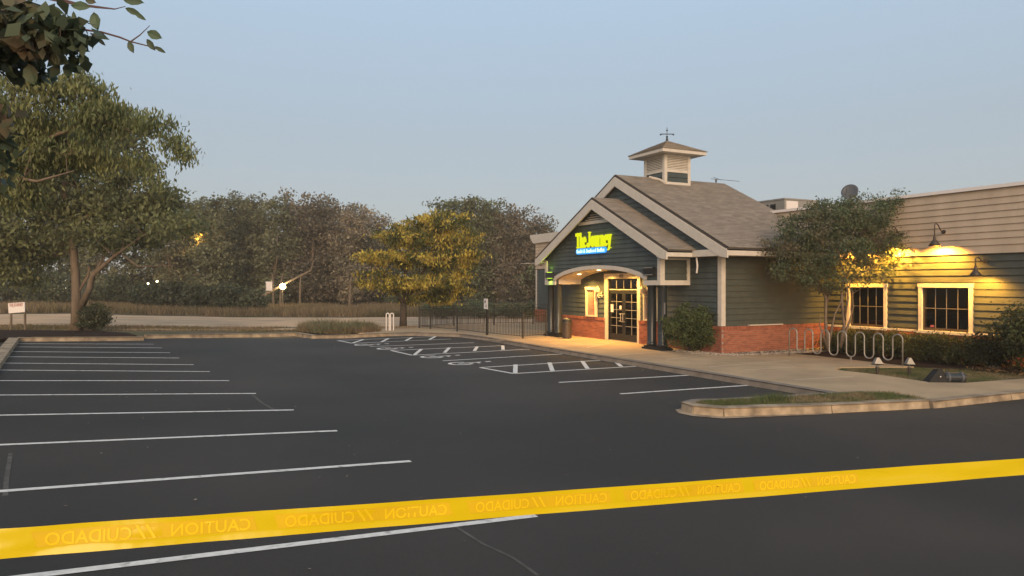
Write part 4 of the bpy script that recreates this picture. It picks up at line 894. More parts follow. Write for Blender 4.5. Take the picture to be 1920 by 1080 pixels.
for px in (727, 735):
    c_ = Vector((*G(px, 619.5, .13), 0.1)); hw = 0.075; z1 = 0.92
    d_ = Vector((C_, -S_, 0)) * hw
    MB().tube([c_ - d_, c_ - d_ + Vector((0, 0, z1 - 0.1))] + [c_ - d_ * math.cos(R(a)) + Vector((0, 0, z1 - 0.1 + 0.075 * math.sin(R(a)))) for a in range(30, 180, 30)] + [c_ + d_ + Vector((0, 0, z1 - 0.1)), c_ + d_], 0.028, 8).build('hoop', M['white'], HR)
# bin
bx_, by_ = G(1063, 634.5, .13); TB = empty('litter_bin', (bx_, by_, .13), 'dark round litter bin with domed lid beside the left porch columns', 'bin')
MB().lathe((bx_, by_, .13), [(0.17, 0), (0.2, 0.03), (0.21, 0.62), (0.23, 0.64), (0.23, 0.70)], 20).build('body', M['bronze'], TB)
MB().lathe((bx_, by_, .83), [(0.22, 0.0), (0.20, 0.10), (0.10, 0.17), (0.04, 0.19)], 20).build('lid', M['dark'], TB)
MB().lathe((bx_ - 0.03, by_, 0.86), [(0.12, 0.0), (0.13, 0.12), (0.08, 0.15)], 14).build('ash_tray', M['galv'], TB)
# fence
FN = empty('patio_fence', (*G(980, 635.3, .13), .13), 'black iron railing fence round the patio left of the entrance', 'fence')
fp = [G(p, q, .13) for p, q in ((786, 615), (807, 616.6), (857, 621.6), (914, 628.3), (980.3, 635.3), (1024, 630.5))]
FT = 1.12
def pk(a, b, mb, rl):
    L = math.dist(a, b); n = int(L / 0.115)
    for i in range(1, n):
        x, y = a[0] + (b[0] - a[0]) * i / n, a[1] + (b[1] - a[1]) * i / n; mb.box(x - 0.008, x + 0.008, y - 0.008, y + 0.008, .25, .13 + FT - 0.12)
    for z in (0.24, .13 + FT - 0.14, .13 + FT - 0.01): rl.tube([(*a, z), (*b, z)], 0.016, 4)
pm, rl = MB(), MB()
for a, b in zip(fp[:-1], fp[1:]): pk(a, b, pm, rl)
back = [fp[0], G(840, 611, .13), G(892, 613.5, .13), G(945, 615, .13), G(985, 617, .13), (22.0, 33.0)]
back = [fp[0], (15.2, 37.4), (17.6, 37.2), (20.0, 37.0), (22.0, 36.9)]
for a, b in zip(back[:-1], back[1:]): pk(a, b, pm, rl)
pm.build('pickets', M['iron'], FN, kind='stuff'); rl.build('rails', M['iron'], FN)
for q in fp + back[1:-1]:
    MB().box(q[0] - 0.028, q[0] + 0.028, q[1] - 0.028, q[1] + 0.028, .10, .13 + FT + 0.03).build('fence_post', M['iron'], FN)
# accessible parking signs
def sign_post(px, py, tpy, bpy_, wdm, label, name='parking_sign', mt='white', panel_off=0.0):
    x, y = G(px, py, .13); dpt = x * S_ + y * C_; zt2 = CH + (HOR - tpy) * dpt / FPX; zb2 = CH + (HOR - bpy_) * dpt / FPX
    E_ = empty(name, (x, y, .13), label, 'sign')
    MB().box(x - 0.02, x + 0.02, y - 0.02, y + 0.02, .1, zt2 - 0.05).build('post', M['dark'], E_)
    MB().box(x - 0.035, x - 0.022, y - wdm / 2, y + wdm / 2, zb2, zt2).build('panel', M[mt], E_)
    return E_, x, y, zb2, zt2
E_, x, y, zb2, zt2 = sign_post(912, 628, 560, 579.5, 0.42, 'slim white accessible parking sign standing behind the patio fence')
mk = MB(); mk.box(x - 0.040, x - 0.036, y + 0.0, y + 0.12, zt2 - 0.2, zt2 - 0.08)
for i in range(2): mk.box(x - 0.040, x - 0.036, y - 0.12 + i * 0.1, y - 0.09 + i * 0.1, zb2 + 0.08, zt2 - 0.27)
mk.build('print', M['sink'], E_)
E_, x, y, zb2, zt2 = sign_post(1245, 657, 567, 590, 0.24, 'pale blue-grey sign on a dark post in front of the right-hand porch columns', mt='dish')
MB().box(x - 0.042, x - 0.036, y - 0.10, y + 0.10, zb2 + 0.02, zt2 - 0.02).build('face', M['grey'], E_)
# white notice board at the left
xl, yl = G(24, 618, .1); zl = gz(xl) + .1; dv2 = Vector((C_, -S_, 0)); dpt = xl * S_ + yl * C_; k = dpt / FPX
NB = empty('notice_board', (xl, yl, zl), 'white notice board with faded pink heading on two legs at the far left', 'sign')
c0 = Vector((xl, yl, 0))
def nbp(px, py, w=0.0): q = PD(px, py, dpt); return Vector(q) + Vector((-S_, -C_, 0)) * w
mb = MB(); q = [nbp(15, 568.5), nbp(46, 566.5), nbp(46.5, 585), nbp(16, 587.5)]
mb.hexa([tuple(p + Vector((S_, C_, 0)) * 0.04) for p in q], [tuple(p) for p in q]); fixnormals(mb.build('board', M['white'], NB).data)
mb = MB().tube([nbp(19, 580, -.06), nbp(19, 616, -.06)], 0.05, 6).build('leg', M['bark'], NB); MB().tube([nbp(45, 580, -.06), nbp(45.5, 620, -.06)], 0.05, 6).build('leg', M['bark'], NB)
def nbt(u, v, w_): p = nbp(17.2, 575.2, 0.006 + w_) + dv2 * u + Vector((0, 0, v + u * 0.03)); return tuple(p)
o, wt = text_mesh('heading', 'THE JOURNEY', 0.19, M['redink'], nbt, NB, xs=1.0, bold=0.008)
kk = (26.5 * k) / wt
p0_ = nbp(17.2, 575.2, 0.006)
for v in o.data.vertices: u_ = (v.co - p0_).dot(dv2); v.co += dv2 * (u_ * kk - u_)
# landscape flood lamps and black cover
def flood(px, py, s, label):
    x, y = G(px, py, .13); E_ = empty('landscape_lamp', (x, y, .1), label, 'garden lamp', 'landscape lamps on the lawn')
    MB().lathe((x, y, .1), [(0.035, 0), (0.045, 0.12), (0.05, 0.20)], 10).build('stake', M['bronze'], E_)
    c_ = Vector((x, y, 0.44)); dr = Vector((C_, -S_, 0)); d2 = Vector((S_, C_, 0))
    v = [c_ - dr * 0.11 * s + d2 * -.07 - Vector((0, 0, .05)), c_ + dr * 0.13 * s + d2 * -.07 - Vector((0, 0, .06)), c_ + dr * 0.13 * s + d2 * .07 - Vector((0, 0, .06)), c_ - dr * 0.11 * s + d2 * .07 - Vector((0, 0, .05)),
         c_ - dr * 0.03 * s + d2 * -.05 + Vector((0, 0, .10)), c_ + dr * 0.03 * s + d2 * -.05 + Vector((0, 0, .11)), c_ + dr * 0.03 * s + d2 * .05 + Vector((0, 0, .11)), c_ - dr * 0.03 * s + d2 * .05 + Vector((0, 0, .10))]
    fixnormals(MB().hexa(v[:4], v[4:]).build('head', M['galv'], E_).data)
    MB().box(x - .12, x + .12, y - .1, y + .1, 0.36, 0.383).build('bezel', M['dark'], E_); MB().tube([(x, y, .3), (x, y, .37)], 0.035, 8).build('knuckle', M['galv'], E_)
flood(1645, 700, 1.0, 'small metal garden lamp on a stake, left of the two on the lawn')
flood(1705, 701, 0.9, 'small metal garden lamp on a stake right of the bicycle rack end')
x, y = G(1768, 717, .13); BC = empty('black_lamp_housing', (x, y, .1), 'black tilted flood light housing lying on the edge of the lawn', 'flood light')
dr = Vector((C_, -S_, 0)); d2 = Vector((S_, C_, 0)); o_ = Vector((x, y, .1))
v = [o_ - dr * .36, o_ + dr * .14, o_ + dr * .14 + d2 * .35, o_ - dr * .30 + d2 * .35]; t = [o_ - dr * .10 + Vector((0, 0, .35)), o_ - dr * .02 + Vector((0, 0, .36)), o_ - dr * .02 + d2 * .22 + Vector((0, 0, .33)), o_ - dr * .10 + d2 * .22 + Vector((0, 0, .33))]
fixnormals(MB().hexa(v, t).build('hood', M['dark'], BC).data)
MB().tube([o_ + dr * .08 + d2 * .12 + Vector((0, 0, .13)), o_ + dr * .56 + d2 * .12 + Vector((0, 0, .13))], 0.13, 16).build('barrel', M['column'], BC)
for f_ in (.14, .46): MB().tube([o_ + dr * f_ + d2 * .12 + Vector((0, 0, .13)), o_ + dr * (f_ + .05) + d2 * .12 + Vector((0, 0, .13))], 0.142, 16).build('band', M['dish'], BC)
MB().tube([o_ - dr * 0.07 - d2 * 0.02 + Vector((0, 0, 0.17)), o_ - dr * 0.07 - d2 * 0.03 + Vector((0, 0, 0.17))], 0.015, 8).build('badge', M['white'], BC)
# pale rocks under the big bush
rk = 0
for px, py, s, lab in ((1862, 690, .17, 'leftmost of the pale rocks under the big bush'), (1885, 686, .21, 'largest pale rock under the big bush'), (1903, 690, .15, 'rightmost of the pale rocks under the big bush')):
    x, y = G(px, py, .12); bm = bmesh.new(); bmesh.ops.create_icosphere(bm, subdivisions=2, radius=s)
    for v in bm.verts: v.co *= 1 + 0.35 * noise.noise(v.co * 6 + Vector((px, 0, 0))); v.co.z *= 0.55
    me = bpy.data.meshes.new('rock'); bm.to_mesh(me); bm.free(); me.materials.append(M['rock']); o = bpy.data.objects.new('rock', me); COL.objects.link(o); o.location = (x, y, .15)
    tag(o, lab, 'rock', 'rocks under the bush')
mb = MB().box(20.0, 22.0, 10.3, 10.35, .1, .17); mb.build('bed_edging', M['kerb'], None, label='low pale edging strip in front of the big bush', cat='edging')

# fallen leaves and grit
def litter(name, pts, size, m, **kw):
    c = np.array([(x, y, gz(x) + z) for x, y, z in pts]); n = len(c); d = rng.normal(size=(n, 3)); d[:, 2] *= 0.1; d /= np.linalg.norm(d, axis=1)[:, None]
    nr = np.tile([0, 0, 1.0], (n, 1)) + rng.normal(0, 0.25, (n, 3)); ln = size * rng.uniform(0.5, 1.3, n); v = leaf_quads(c, d, nr, ln, ln * 0.6)
    me = bpy.data.meshes.new(name); me.from_pydata(v.tolist(), [], [(4 * i, 4 * i + 1, 4 * i + 2, 4 * i + 3) for i in range(n)]); me.materials.append(m)
    o = bpy.data.objects.new(name, me); COL.objects.link(o); return tag(o, kind='stuff', **kw)
litter('leaf_litter', [(x, y, 0.125 + random.uniform(0, .05)) for x, y in inpoly([(19.8, 10.25), (22, 10.2), (22, 12.2), (20.2, 12.2)], 700)], 0.06, mat('fallen_leaves', (0.42, 0.22, 0.09), 0.8, island=0.4))
litter('asphalt_grit', [(x, y, 0.012) for x, y in inpoly([(-3, 5), (12.8, 5), (12.8, 30), (-3, 30)], 260)] + [(random.uniform(12.2, 12.95), random.uniform(10.8, 30), 0.012) for _ in range(160)], 0.035, M['stone'])
# ---- caution tape across the foreground
TWID = 0.0762
def tpt(px, f):                                   # f 0 top .. 1 bottom of the tape
    wpx = 55 - 0.0128 * px; top = 992 - 0.069 * px; d = FPX * TWID / wpx
    return Vector(PD(px, top + wpx * f, d))
TP = empty('caution_tape', tuple(tpt(960, 0.5)), 'bright yellow plastic caution tape stretched across the foreground', 'tape')
tm_ = MB(); NS = 800; pxs = [-500 + 3000 * i / NS for i in range(NS + 1)]
def curl(px, f): return 0.006 * math.sin(px * 0.004 + 1) * (f - 0.5) + (0.010 * max(0, f - 0.78) ** 1 if f > 0.78 else 0) + 0.0016 * math.sin(px * 0.021 + f * 3) + 0.0026 * noise.noise(Vector((px * 0.010, f * 2.0, 0))) + 0.0008 * noise.noise(Vector((px * 0.05, f * 1.2, 5)))
FS = [0, 0.06, 0.12, 0.2, 0.28, 0.36, 0.44, 0.52, 0.6, 0.68, 0.74, 0.78, 0.84, 0.9, 1.0]
toc = Vector((-S_, -C_, 0))
for px in pxs:
    for f in FS: tm_.v.append(tuple(tpt(px, f) + toc * curl(px, f)))
for i in range(NS):
    for j in range(len(FS) - 1): a = i * len(FS) + j; tm_.f.append((a, a + 1, a + len(FS) + 1, a + len(FS)))
tm_.build('ribbon', M['tape'], TP, smooth=True)
def tape_xy(px0, u, v, w_):                       # u metres to the right along the tape from px0, v metres up from the band's base
    a = tpt(px0, 0.72); dirn = (tpt(1920, 0.72) - tpt(0, 0.72)).normalized(); p = a + dirn * u
    # pixel at that point, to follow the ribbon's curl
    rel = p - Vector((0, 0, CH)); pxx = 960 + FPX * (rel.x * C_ - rel.y * S_) / (rel.x * S_ + rel.y * C_)
    f = 0.72 - v / TWID; return tpt(pxx, f) + toc * (curl(pxx, f) + 0.0009 + w_)
LT = (tpt(1920, .72) - tpt(0, .72)).length
def px_u(px): return (tpt(px, .72) - tpt(0, .72)).length * (1 if px > 0 else -1)
def quad_strip(name, u0, u1, v0, v1, sh0, sh1, m, w0):
    mb = MB(); n = max(2, int((u1 - u0) / 0.01))
    for i in range(n + 1):
        t = i / n
        for vv, sh in ((v0, 0), (v1, 1)): 
            ua = u0 + (sh0 if sh else 0); ub = u1 + (sh1 if sh else 0); mb.v.append(tuple(tape_xy(0, ua + (ub - ua) * t, vv, w0)))
    for i in range(n): a = 2 * i; mb.f.append((a, a + 1, a + 3, a + 2))
    return mb.build(name, m, TP)
BH = 0.042
cols = [('CUIDADO', 85, 248), ('CAUTION', 322, 470), ('CUIDADO', 535, 665), ('CAUTION', 722, 838), ('CUIDADO', 892, 992), ('CAUTION', 1042, 1138), ('CUIDADO', 1182, 1268), ('CAUTION', 1308, 1388), ('CUIDADO', 1424, 1498), ('CAUTION', 1532, 1604)]
for i, (wd_s, a, b) in enumerate(cols):
    ua, ub = px_u(a), px_u(b)
    quad_strip('print_band', ua - 0.012 * 1.6, ub + 0.012 * 1.6, 0.0, BH, -0.012, -0.012, M['tapeband'], 0.0)
    # mirrored word: seen from the back of the print
    cu_ = {}
    o, wt = text_mesh('lettering', wd_s, 0.048, M['tapeletter'], lambda u, v, w_: (u, v, w_), TP, xs=1.0, extrude=0.0, bold=0.0006)
    o.matrix_parent_inverse = Matrix.Translation(-Vector(TP.location)); kx = (ub - ua) / wt
    bm = bmesh.new(); bm.from_mesh(o.data); bmesh.ops.triangulate(bm, faces=bm.faces)
    for _ in range(2): bmesh.ops.subdivide_edges(bm, edges=[e for e in bm.edges if e.calc_length() > 0.008], cuts=1, use_grid_fill=False)
    bmesh.ops.triangulate(bm, faces=bm.faces); bm.to_mesh(o.data); bm.free()
    for v in o.data.vertices:
        u_, vv = v.co.x * kx, v.co.y
        p = tape_xy(0, ub - u_, 0.003 + vv, 0.0010); v.co = p
    o.data.update()
    # slashes between the words
    un = px_u(cols[i + 1][1]) if i + 1 < len(cols) else ub + 0.12
    g = un - ub
    if i % 2 == 0:
        for q_ in (0.30, 0.55): quad_strip('slash', ub + g * q_, ub + g * q_ + 0.008, 0.002, BH - 0.002, -0.022, -0.022, M['tapeletter'], 0.0014)
    quad_strip('print_band', ub + 0.02, un - 0.02, 0.0, BH, -0.012, -0.012, M['tapeband'], -0.0004) if i % 2 == 0 else None
# ================================================================ TREES
def crown_points(blobs, n, shell=0.55):
    vol = np.array([b[3] * b[4] * b[5] for b in blobs]) ** 0.8; vol /= vol.sum(); out = []
    for b, k in zip(blobs, rng.multinomial(n, vol)):
        d = rng.normal(size=(k, 3)); d /= np.linalg.norm(d, axis=1)[:, None]; r = rng.uniform(shell ** 3, 1, k) ** (1 / 3)
        out.append(np.array(b[:3]) + d * r[:, None] * np.array(b[3:6]))
    return np.vstack(out)
def make_tree(name, label, loc, blobs, trunk, ncl, per, size, leafm, barkm, cl_r=0.35, droop=0.3, aspect=0.5, tw=0.012, cat='tree', group=None, limb_r=0.5, flat=1.0, seed=None):
    """trunk: list of polylines [(x,y,z,r),...] in local coords; clusters hang on limbs that grow from them"""
    T_ = empty(name, loc, label, cat, group); mb = MB()
    nodes = []
    for pl in trunk:
        mb.tube([p[:3] for p in pl], [p[3] for p in pl], 9)
        for a, b in zip(pl[:-1], pl[1:]):
            for i in range(5): nodes.append((*[a[k] + (b[k] - a[k]) * i / 5 for k in range(3)], a[3] + (b[3] - a[3]) * i / 5))
    zmin = min(b[2] - b[5] for b in blobs); nodes = [n_ for n_ in nodes if n_[2] > zmin * 0.6] or nodes
    cl = crown_points(blobs, ncl); order = np.argsort(np.linalg.norm(cl - np.array([nodes[-1][0], nodes[-1][1], np.mean(cl[:, 2])]), axis=1))
    N = [np.array(n_[:3]) for n_ in nodes]; RR = [n_[3] for n_ in nodes]; tips = []
    for ii in order:
        c = cl[ii]; A = np.array(N); d = np.linalg.norm(A - c, axis=1) + np.maximum(0, A[:, 2] - c[2] + 0.2) * 1.5
        j = int(np.argmin(d)); a = A[j]; L = np.linalg.norm(c - a)
        if L < 0.05: continue
        m_ = (a + c) / 2 + rng.normal(0, 0.09, 3) * L + np.array([0, 0, 0.08 * L]); r0 = min(RR[j] * 0.62, 0.02 + 0.028 * L * limb_r); r0 = max(r0, tw)
        mb.tube([tuple(a), tuple(m_), tuple(c)], [r0, r0 * 0.7, r0 * 0.4], 5, cap=False)
        N.append(m_); RR.append(r0 * 0.8); N.append(c); RR.append(r0 * 0.45); tips.append((a, m_, c))
    mb.build('trunk', barkm, None, smooth=True).parent = T_
    tips = np.array(tips); k = len(tips); idx = rng.integers(0, k, k * per); t = rng.uniform(0.35, 1.1, k * per)[:, None]
    base = tips[idx, 1] * (1 - t) + tips[idx, 2] * t
    off = rng.normal(0, cl_r, (k * per, 3)) * np.array([1, 1, 0.6 * flat])
    lv = base + off; lv = lv[lv[:, 2] > 0.05]
    leaves_obj('crown', lv, size, leafm, T_, droop=droop, aspect=aspect)
    return T_
def rdepth(px, py, d, base):                      # local coords of a picture point at depth d
    q = PD(px, py, d); return np.array(q) - np.array(base)
def blob(px, py, d, rpx, rpy, base, rd=None):
    q = rdepth(px, py, d, base); s = d / FPX; r = rpx * s
    return (q[0], q[1], q[2], r, (rd * s if rd else r), rpy * s)

# the line of trees beyond the road: six meshes reused at many places
def far_tree(h, w, leafm, n, seed, holes=1.0):
    rs = random.Random(seed); bl = []
    for i in range(9):
        z = h * (0.12 + 0.78 * i / 8); r = w * (0.55 + 0.55 * math.sin(math.pi * min(1, (i + 1.2) / 9.5))) * rs.uniform(0.75, 1.1)
        bl.append((rs.uniform(-1, 1) * w * 0.3, rs.uniform(-1, 1) * w * 0.3, z, r * 0.8, r * 0.8, h * 0.12))
    for i in range(3): bl.append((rs.uniform(-1, 1) * w * 0.6, rs.uniform(-1, 1) * w * 0.6, h * rs.uniform(0.85, 0.97), w * 0.28, w * 0.28, h * 0.10))
    return bl
TR = []
protos = []
for k_, (h, w_, lm, bk) in enumerate([(11, 3.0, 'leaf_far', 'bark'), (11, 2.7, 'leaf_far2', 'bark'), (10.5, 3.2, 'leaf_far3', 'barkd'), (11.5, 2.4, 'leaf_far', 'bark'), (11, 2.9, 'leaf_far2', 'barkd')]):
    tr = [[(0, 0, -0.1, 0.2), (0.15, 0.1, 3, 0.16), (-0.1, 0.1, 7, 0.1), (0.1, 0, 9.8, 0.04)], [(0.1, 0.05, 2.4, 0.1), (1.0, -0.4, 5, 0.07), (1.3, -0.6, 7.5, 0.04)]]
    t_ = make_tree('roadside_tree', '', (0, 0, 0), far_tree(h, w_, lm, 0, 40 + k_), tr, 230, 34, 0.30, M[lm], M[bk], cl_r=0.38, droop=0.25, aspect=0.55, tw=0.02, cat='tree', limb_r=0.8)
    protos.append(t_)
LBL = {0: 'tall dense olive green tree in the wooded row beyond the pale road', 1: 'tall thinning brownish tree in the wooded row beyond the pale road', 2: 'broad dark green tree in the wooded row beyond the pale road', 3: 'narrow olive green tree in the wooded row beyond the pale road', 4: 'brown autumn tree with dark trunk in the wooded row beyond the pale road'}
used = [False] * 5
def put_far(k, px, d, toppy, ws=1.0, lab=None, grp=True):
    x, y, _ = PD(px, HOR, d); hgt = CH + (HOR - toppy) * d / FPX; src = protos[k]; hh = (11, 11, 10.5, 11.5, 11)[k]
    if used[k]:
        r = src.copy(); COL.objects.link(r)
        for c in src.children: c2 = c.copy(); COL.objects.link(c2); c2.parent = r
    else: r = src; used[k] = True
    s = hgt / hh; r.location = (x, y, gz(x) - 0.03); r.rotation_euler = (0, 0, random.uniform(0, 6.28)); r.scale = (s * ws, s * ws, s)
    r['label'] = lab or LBL[k]
    if grp: r['group'] = 'trees of the wood beyond the road'
    return r
FT_ = [(2, -60, 84, 360, 'broad green tree of the wood at the left edge, left of the notice board'), (0, 20, 82, 350, 'olive tree of the wood straight above the white notice board'), (2, 110, 84, 362, 'green tree of the wood just left of the big left trunk'),
 (0, 180, 80, 365, 'olive tree of the wood just right of the big left trunk'), (2, 250, 84, 372, 'green tree of the wood under the right side of the big left crown'), (0, 318, 80, 374, 'olive tree of the wood left of the orange glowing lamp'),
 (2, 370, 84, 382, 'green tree of the wood around the orange glowing lamp'), (0, 428, 78, 376, 'dense olive tree right of the orange glowing lamp'), (3, 472, 82, 374, 'narrow olive tree left of the small far white sign'),
 (0, 512, 79, 379, 'dense olive tree above the small far white sign'), (4, 545, 84, 374, 'brownish tree above the bright far street lamp'), (0, 455, 90, 380, 'rear olive tree between the orange lamp and the far white sign'), (3, 400, 76, 384, 'narrow olive tree touching the right of the orange lamp glow'),
 (1, 588, 80, 372, 'thin half bare tree rising highest right of the bright far lamp'), (4, 625, 84, 378, 'brown tree between the leaning trunk and the autumn tree'), (1, 655, 79, 388, 'thin brown tree at the right shoulder of the wood, left of the autumn tree'), (4, 690, 83, 396, 'brown tree at the step down of the wood left of the autumn tree'),
 (2, 712, 90, 440, 'low green tree behind the left tip of the autumn tree'), (2, 745, 92, 428, 'low green tree behind the top left of the autumn tree'), (2, 785, 90, 425, 'green tree behind the middle of the autumn tree'), (2, 845, 78, 378, 'tall green tree rising behind the right top of the autumn tree'),
 (2, 885, 80, 374, 'tall green tree right behind the crown of the autumn tree'), (3, 915, 80, 382, 'narrow tree above the white parking sign'), (1, 945, 79, 388, 'thin brown tree right of the white parking sign'), (4, 975, 81, 402, 'brown tree left of the restaurant cornice'), (1, 1003, 83, 408, 'thin brown tree touching the restaurant cornice'),
 (2, 1030, 90, 440, 'green tree mostly hidden behind the left end of the restaurant'), (0, 1065, 92, 450, 'olive tree hidden behind the restaurant porch roof'), (2, 560, 96, 400, 'rear green tree behind the bright far street lamp'), (0, 620, 96, 405, 'rear olive tree behind the leaning trunk'), (2, 930, 96, 410, 'rear green tree behind the white parking sign'),
 (2, 665, 98, 420, 'rear green tree left of the autumn tree'), (0, 820, 98, 420, 'rear olive tree behind the autumn tree'), (2, 990, 98, 430, 'rear green tree beside the restaurant cornice'), (0, 345, 92, 384, 'rear olive tree left of the orange glowing lamp'), (4, 490, 96, 384, 'rear brown tree behind the far white sign'), (2, 590, 90, 430, 'low green tree filling the wood right of the far lamp'), (0, 690, 92, 430, 'low olive tree filling the wood edge left of the autumn tree'), (2, 960, 88, 440, 'low green tree filling the wood left of the restaurant')]
for k, px, d, tp, lab in FT_:
    put_far(k, px, d, tp, ws=random.uniform(0.95, 1.2), lab=lab)
# understory beyond the road
def shrub(name, label, px, py, d, wpx, hpx, leafm, n=3500, size=0.16, cl_r=0.14, group=None, cat='shrub', dz=0.0, ncl=90, stems=5, pos=None, rd=None):
    if pos is None: x, y, _ = PD(px, py, d); z = gz(x) + dz
    else: x, y, z = pos
    s = d / FPX; rx, rz_ = wpx * s / 2, hpx * s; bl = []
    for i in range(7):
        a = i * 0.9 + random.random(); bl.append((math.cos(a) * rx * 0.45, math.sin(a) * rx * 0.45, rz_ * random.uniform(0.3, 0.62), rx * 0.55, rx * 0.55, rz_ * 0.36))
    bl.append((0, 0, rz_ * 0.5, rx * 0.8, rx * 0.8, rz_ * 0.45))
    tr = [[(0, 0, -0.02, 0.03), (math.cos(i * 2.4) * rx * 0.3, math.sin(i * 2.4) * rx * 0.3, rz_ * 0.5, 0.012)] for i in range(stems)]
    return make_tree(name, label, (x, y, z), bl, tr, ncl, n // ncl, size, M[leafm], M['barkd'], cl_r=cl_r, droop=0.1, aspect=0.55, tw=0.006, cat=cat, group=group, limb_r=0.2)
for i, (px, w_, h_, lab) in enumerate([(300, 120, 45, 'wide dark shrub beyond the road under the parked car lights'), (375, 90, 40, 'dark shrub beyond the road, second left of the bare leaning trunk'), (425, 80, 45, 'dark rounded shrub beyond the road just left of the leaning trunk'), (470, 60, 30, 'low dark rounded shrub at the edge of the mown field'), (220, 110, 50, 'dark shrub beyond the road right of the big left trunk'), (100, 120, 55, 'dark shrub beyond the road left of the big left trunk'), (0, 140, 60, 'dark shrub beyond the road above the white notice board')]):
    shrub('roadside_shrub', lab, px, 0, 62 if px > 250 else 66, w_, h_ + 12, 'leaf_dark', 4200, 0.26, 0.25, 'dark shrubs beyond the road')
for i, (px, w_, h_, d, ul) in enumerate([(560, 150, 30, 88, 'low undergrowth right of the bright far street lamp'), (680, 150, 32, 88, 'low undergrowth at the wood edge left of the autumn tree'), (800, 170, 45, 84, 'dark undergrowth behind the autumn tree'), (900, 170, 70, 84, 'dark undergrowth behind the white parking sign'), (980, 150, 90, 82, 'tall dark undergrowth left of the restaurant wing corner'), (1040, 120, 90, 82, 'dark undergrowth hidden behind the restaurant left end'), (250, 200, 60, 92, 'dark undergrowth right of the big left trunk, behind the shrubs'), (60, 240, 70, 92, 'dark undergrowth above the white notice board, behind the shrubs'), (420, 170, 40, 94, 'dark undergrowth left of the small far white sign')]):
    shrub('undergrowth_bush', ul, px, 0, d, w_, h_, 'leaf_dark' if i % 2 else 'leaf_far3', 4200, 0.34, 0.35, 'undergrowth bushes', cat='bush')
# hedge strip behind the patio
for i, (px, hl) in enumerate(((830, 'pale green low bush through the left of the patio fence'), (900, 'pale green low bush below the white parking sign'), (970, 'pale green low bush through the right of the patio fence'))):
    shrub('low_hedge', hl, px, 0, 52, 90, 34, 'leaf_far3', 4200, 0.14, 0.16, 'low bushes behind the patio', cat='hedge')
# leaning bare trunk, white-ish stems
d = 70; L_ = [PD(487, 558, d), PD(530, 534, d), PD(583, 507, d), PD(588, 488, d)]
MB().tube(L_, [0.13, 0.11, 0.08, 0.03], 7).build('leaning_trunk', M['barkp'], None, label='pale bare trunk leaning to the right beside the bright far street lamp', cat='tree')
for px, lean, lab in ((513, -1, 'thin pale tree trunk just left of the far street lamp'), (525, 2, 'thicker pale pair trunk below the far street lamp'), (562, 1, 'slim pale trunk right of the far street lamp'), (655, 2, 'pale trunk left of the autumn tree crown')):
    b0 = Vector(PD(px, 572, 74)); b0.z = 0; t1 = Vector(PD(px + lean, 530, 74)); t2 = Vector(PD(px + lean * 3, 512, 74))
    MB().tube([b0, t1, t2], [0.13, 0.11, 0.05], 7).build('bare_trunk', M['bark'], None, label=lab, cat='tree trunk', group='pale trunks at the wood edge')

# autumn tree
bs = (*G(756, 612, .1), 0.1); d0 = bs[0] * S_ + bs[1] * C_
bl = [blob(*b, bs) for b in ((832, 415, d0, 50, 22), (800, 448, d0 + .6, 75, 20), (866, 462, d0, 38, 32), (728, 483, d0, 62, 12), (702, 512, d0 - .5, 34, 10), (790, 488, d0, 85, 14), (845, 505, d0 + .5, 52, 20), (725, 535, d0 + .4, 55, 12), (795, 530, d0 - .6, 85, 14), (858, 540, d0, 42, 12), (800, 560, d0, 60, 8), (722, 448, d0 + 1, 34, 12), (765, 425, d0 + 1, 30, 12))]
tk = [[(0, 0, -.1, .22), (0.02, 0, 1.3, .17)], [(0.02, 0, 1.3, .15), (0.7, -.3, 2.4, .1), (1.7, -.8, 4.4, .06), (2.0, -.9, 6.0, .03)], [(0.02, 0, 1.3, .13), (-.8, .4, 2.6, .08), (-1.6, .6, 3.8, .04)], [(0.02, 0, 1.4, .12), (.3, .5, 3.0, .08), (.8, .4, 5.0, .04)]]
make_tree('autumn_tree', 'rounded tree turning yellow-orange beside the patio fence', bs, bl, tk, 330, 62, 0.2, M['leaf_yel'], M['barkd'], cl_r=0.27, droop=0.7, aspect=0.42, flat=0.7)

# big tree at the left, trunk in the mulch bed
bs = (*G(143, 618, .12), gz(-3.0) + .1); d0 = bs[0] * S_ + bs[1] * C_; s = d0 / FPX
def lp(px, py, dd, r): q = rdepth(px, py, d0 + dd, bs); return (q[0], q[1], q[2], r)
tk = [[(0, 0, -.1, .25), lp(143, 560, 0, .2), lp(141, 505, 0, .17), lp(135, 440, 0, .15), lp(120, 360, .5, .1), lp(125, 270, .5, .05)],
      [lp(150, 580, 0, .16), lp(168, 540, -.3, .13), lp(174, 515, -.4, .11), lp(215, 480, -.7, .07), lp(250, 455, -1, .045), lp(300, 420, -1, .02)],
      [lp(148, 545, 0, .09), lp(165, 518, .4, .06), lp(168, 500, .4, .05)], [lp(174, 515, -.4, .06), lp(190, 490, 0, .045), lp(195, 455, .3, .03)],
      [lp(225, 475, -.7, .04), lp(260, 500, -1, .03), lp(320, 498, -1, .012)], [lp(136, 470, 0, .08), lp(110, 480, .3, .05), lp(60, 440, .4, .03)], [lp(137, 430, 0, .1), lp(190, 380, 0, .06), lp(230, 300, 0, .03)]]
bl = [blob(*b, bs) for b in ((60, 300, d0, 90, 70), (140, 260, d0, 90, 60), (220, 280, d0, 70, 55), (150, 350, d0 + 1, 110, 60), (250, 360, d0, 80, 50), (60, 420, d0, 90, 60), (230, 430, d0, 90, 35), (320, 420, d0 - 1, 60, 30), (10, 380, d0, 60, 120), (300, 380, d0 + 1, 45, 30), (20, 500, d0 + 1, 70, 45))]
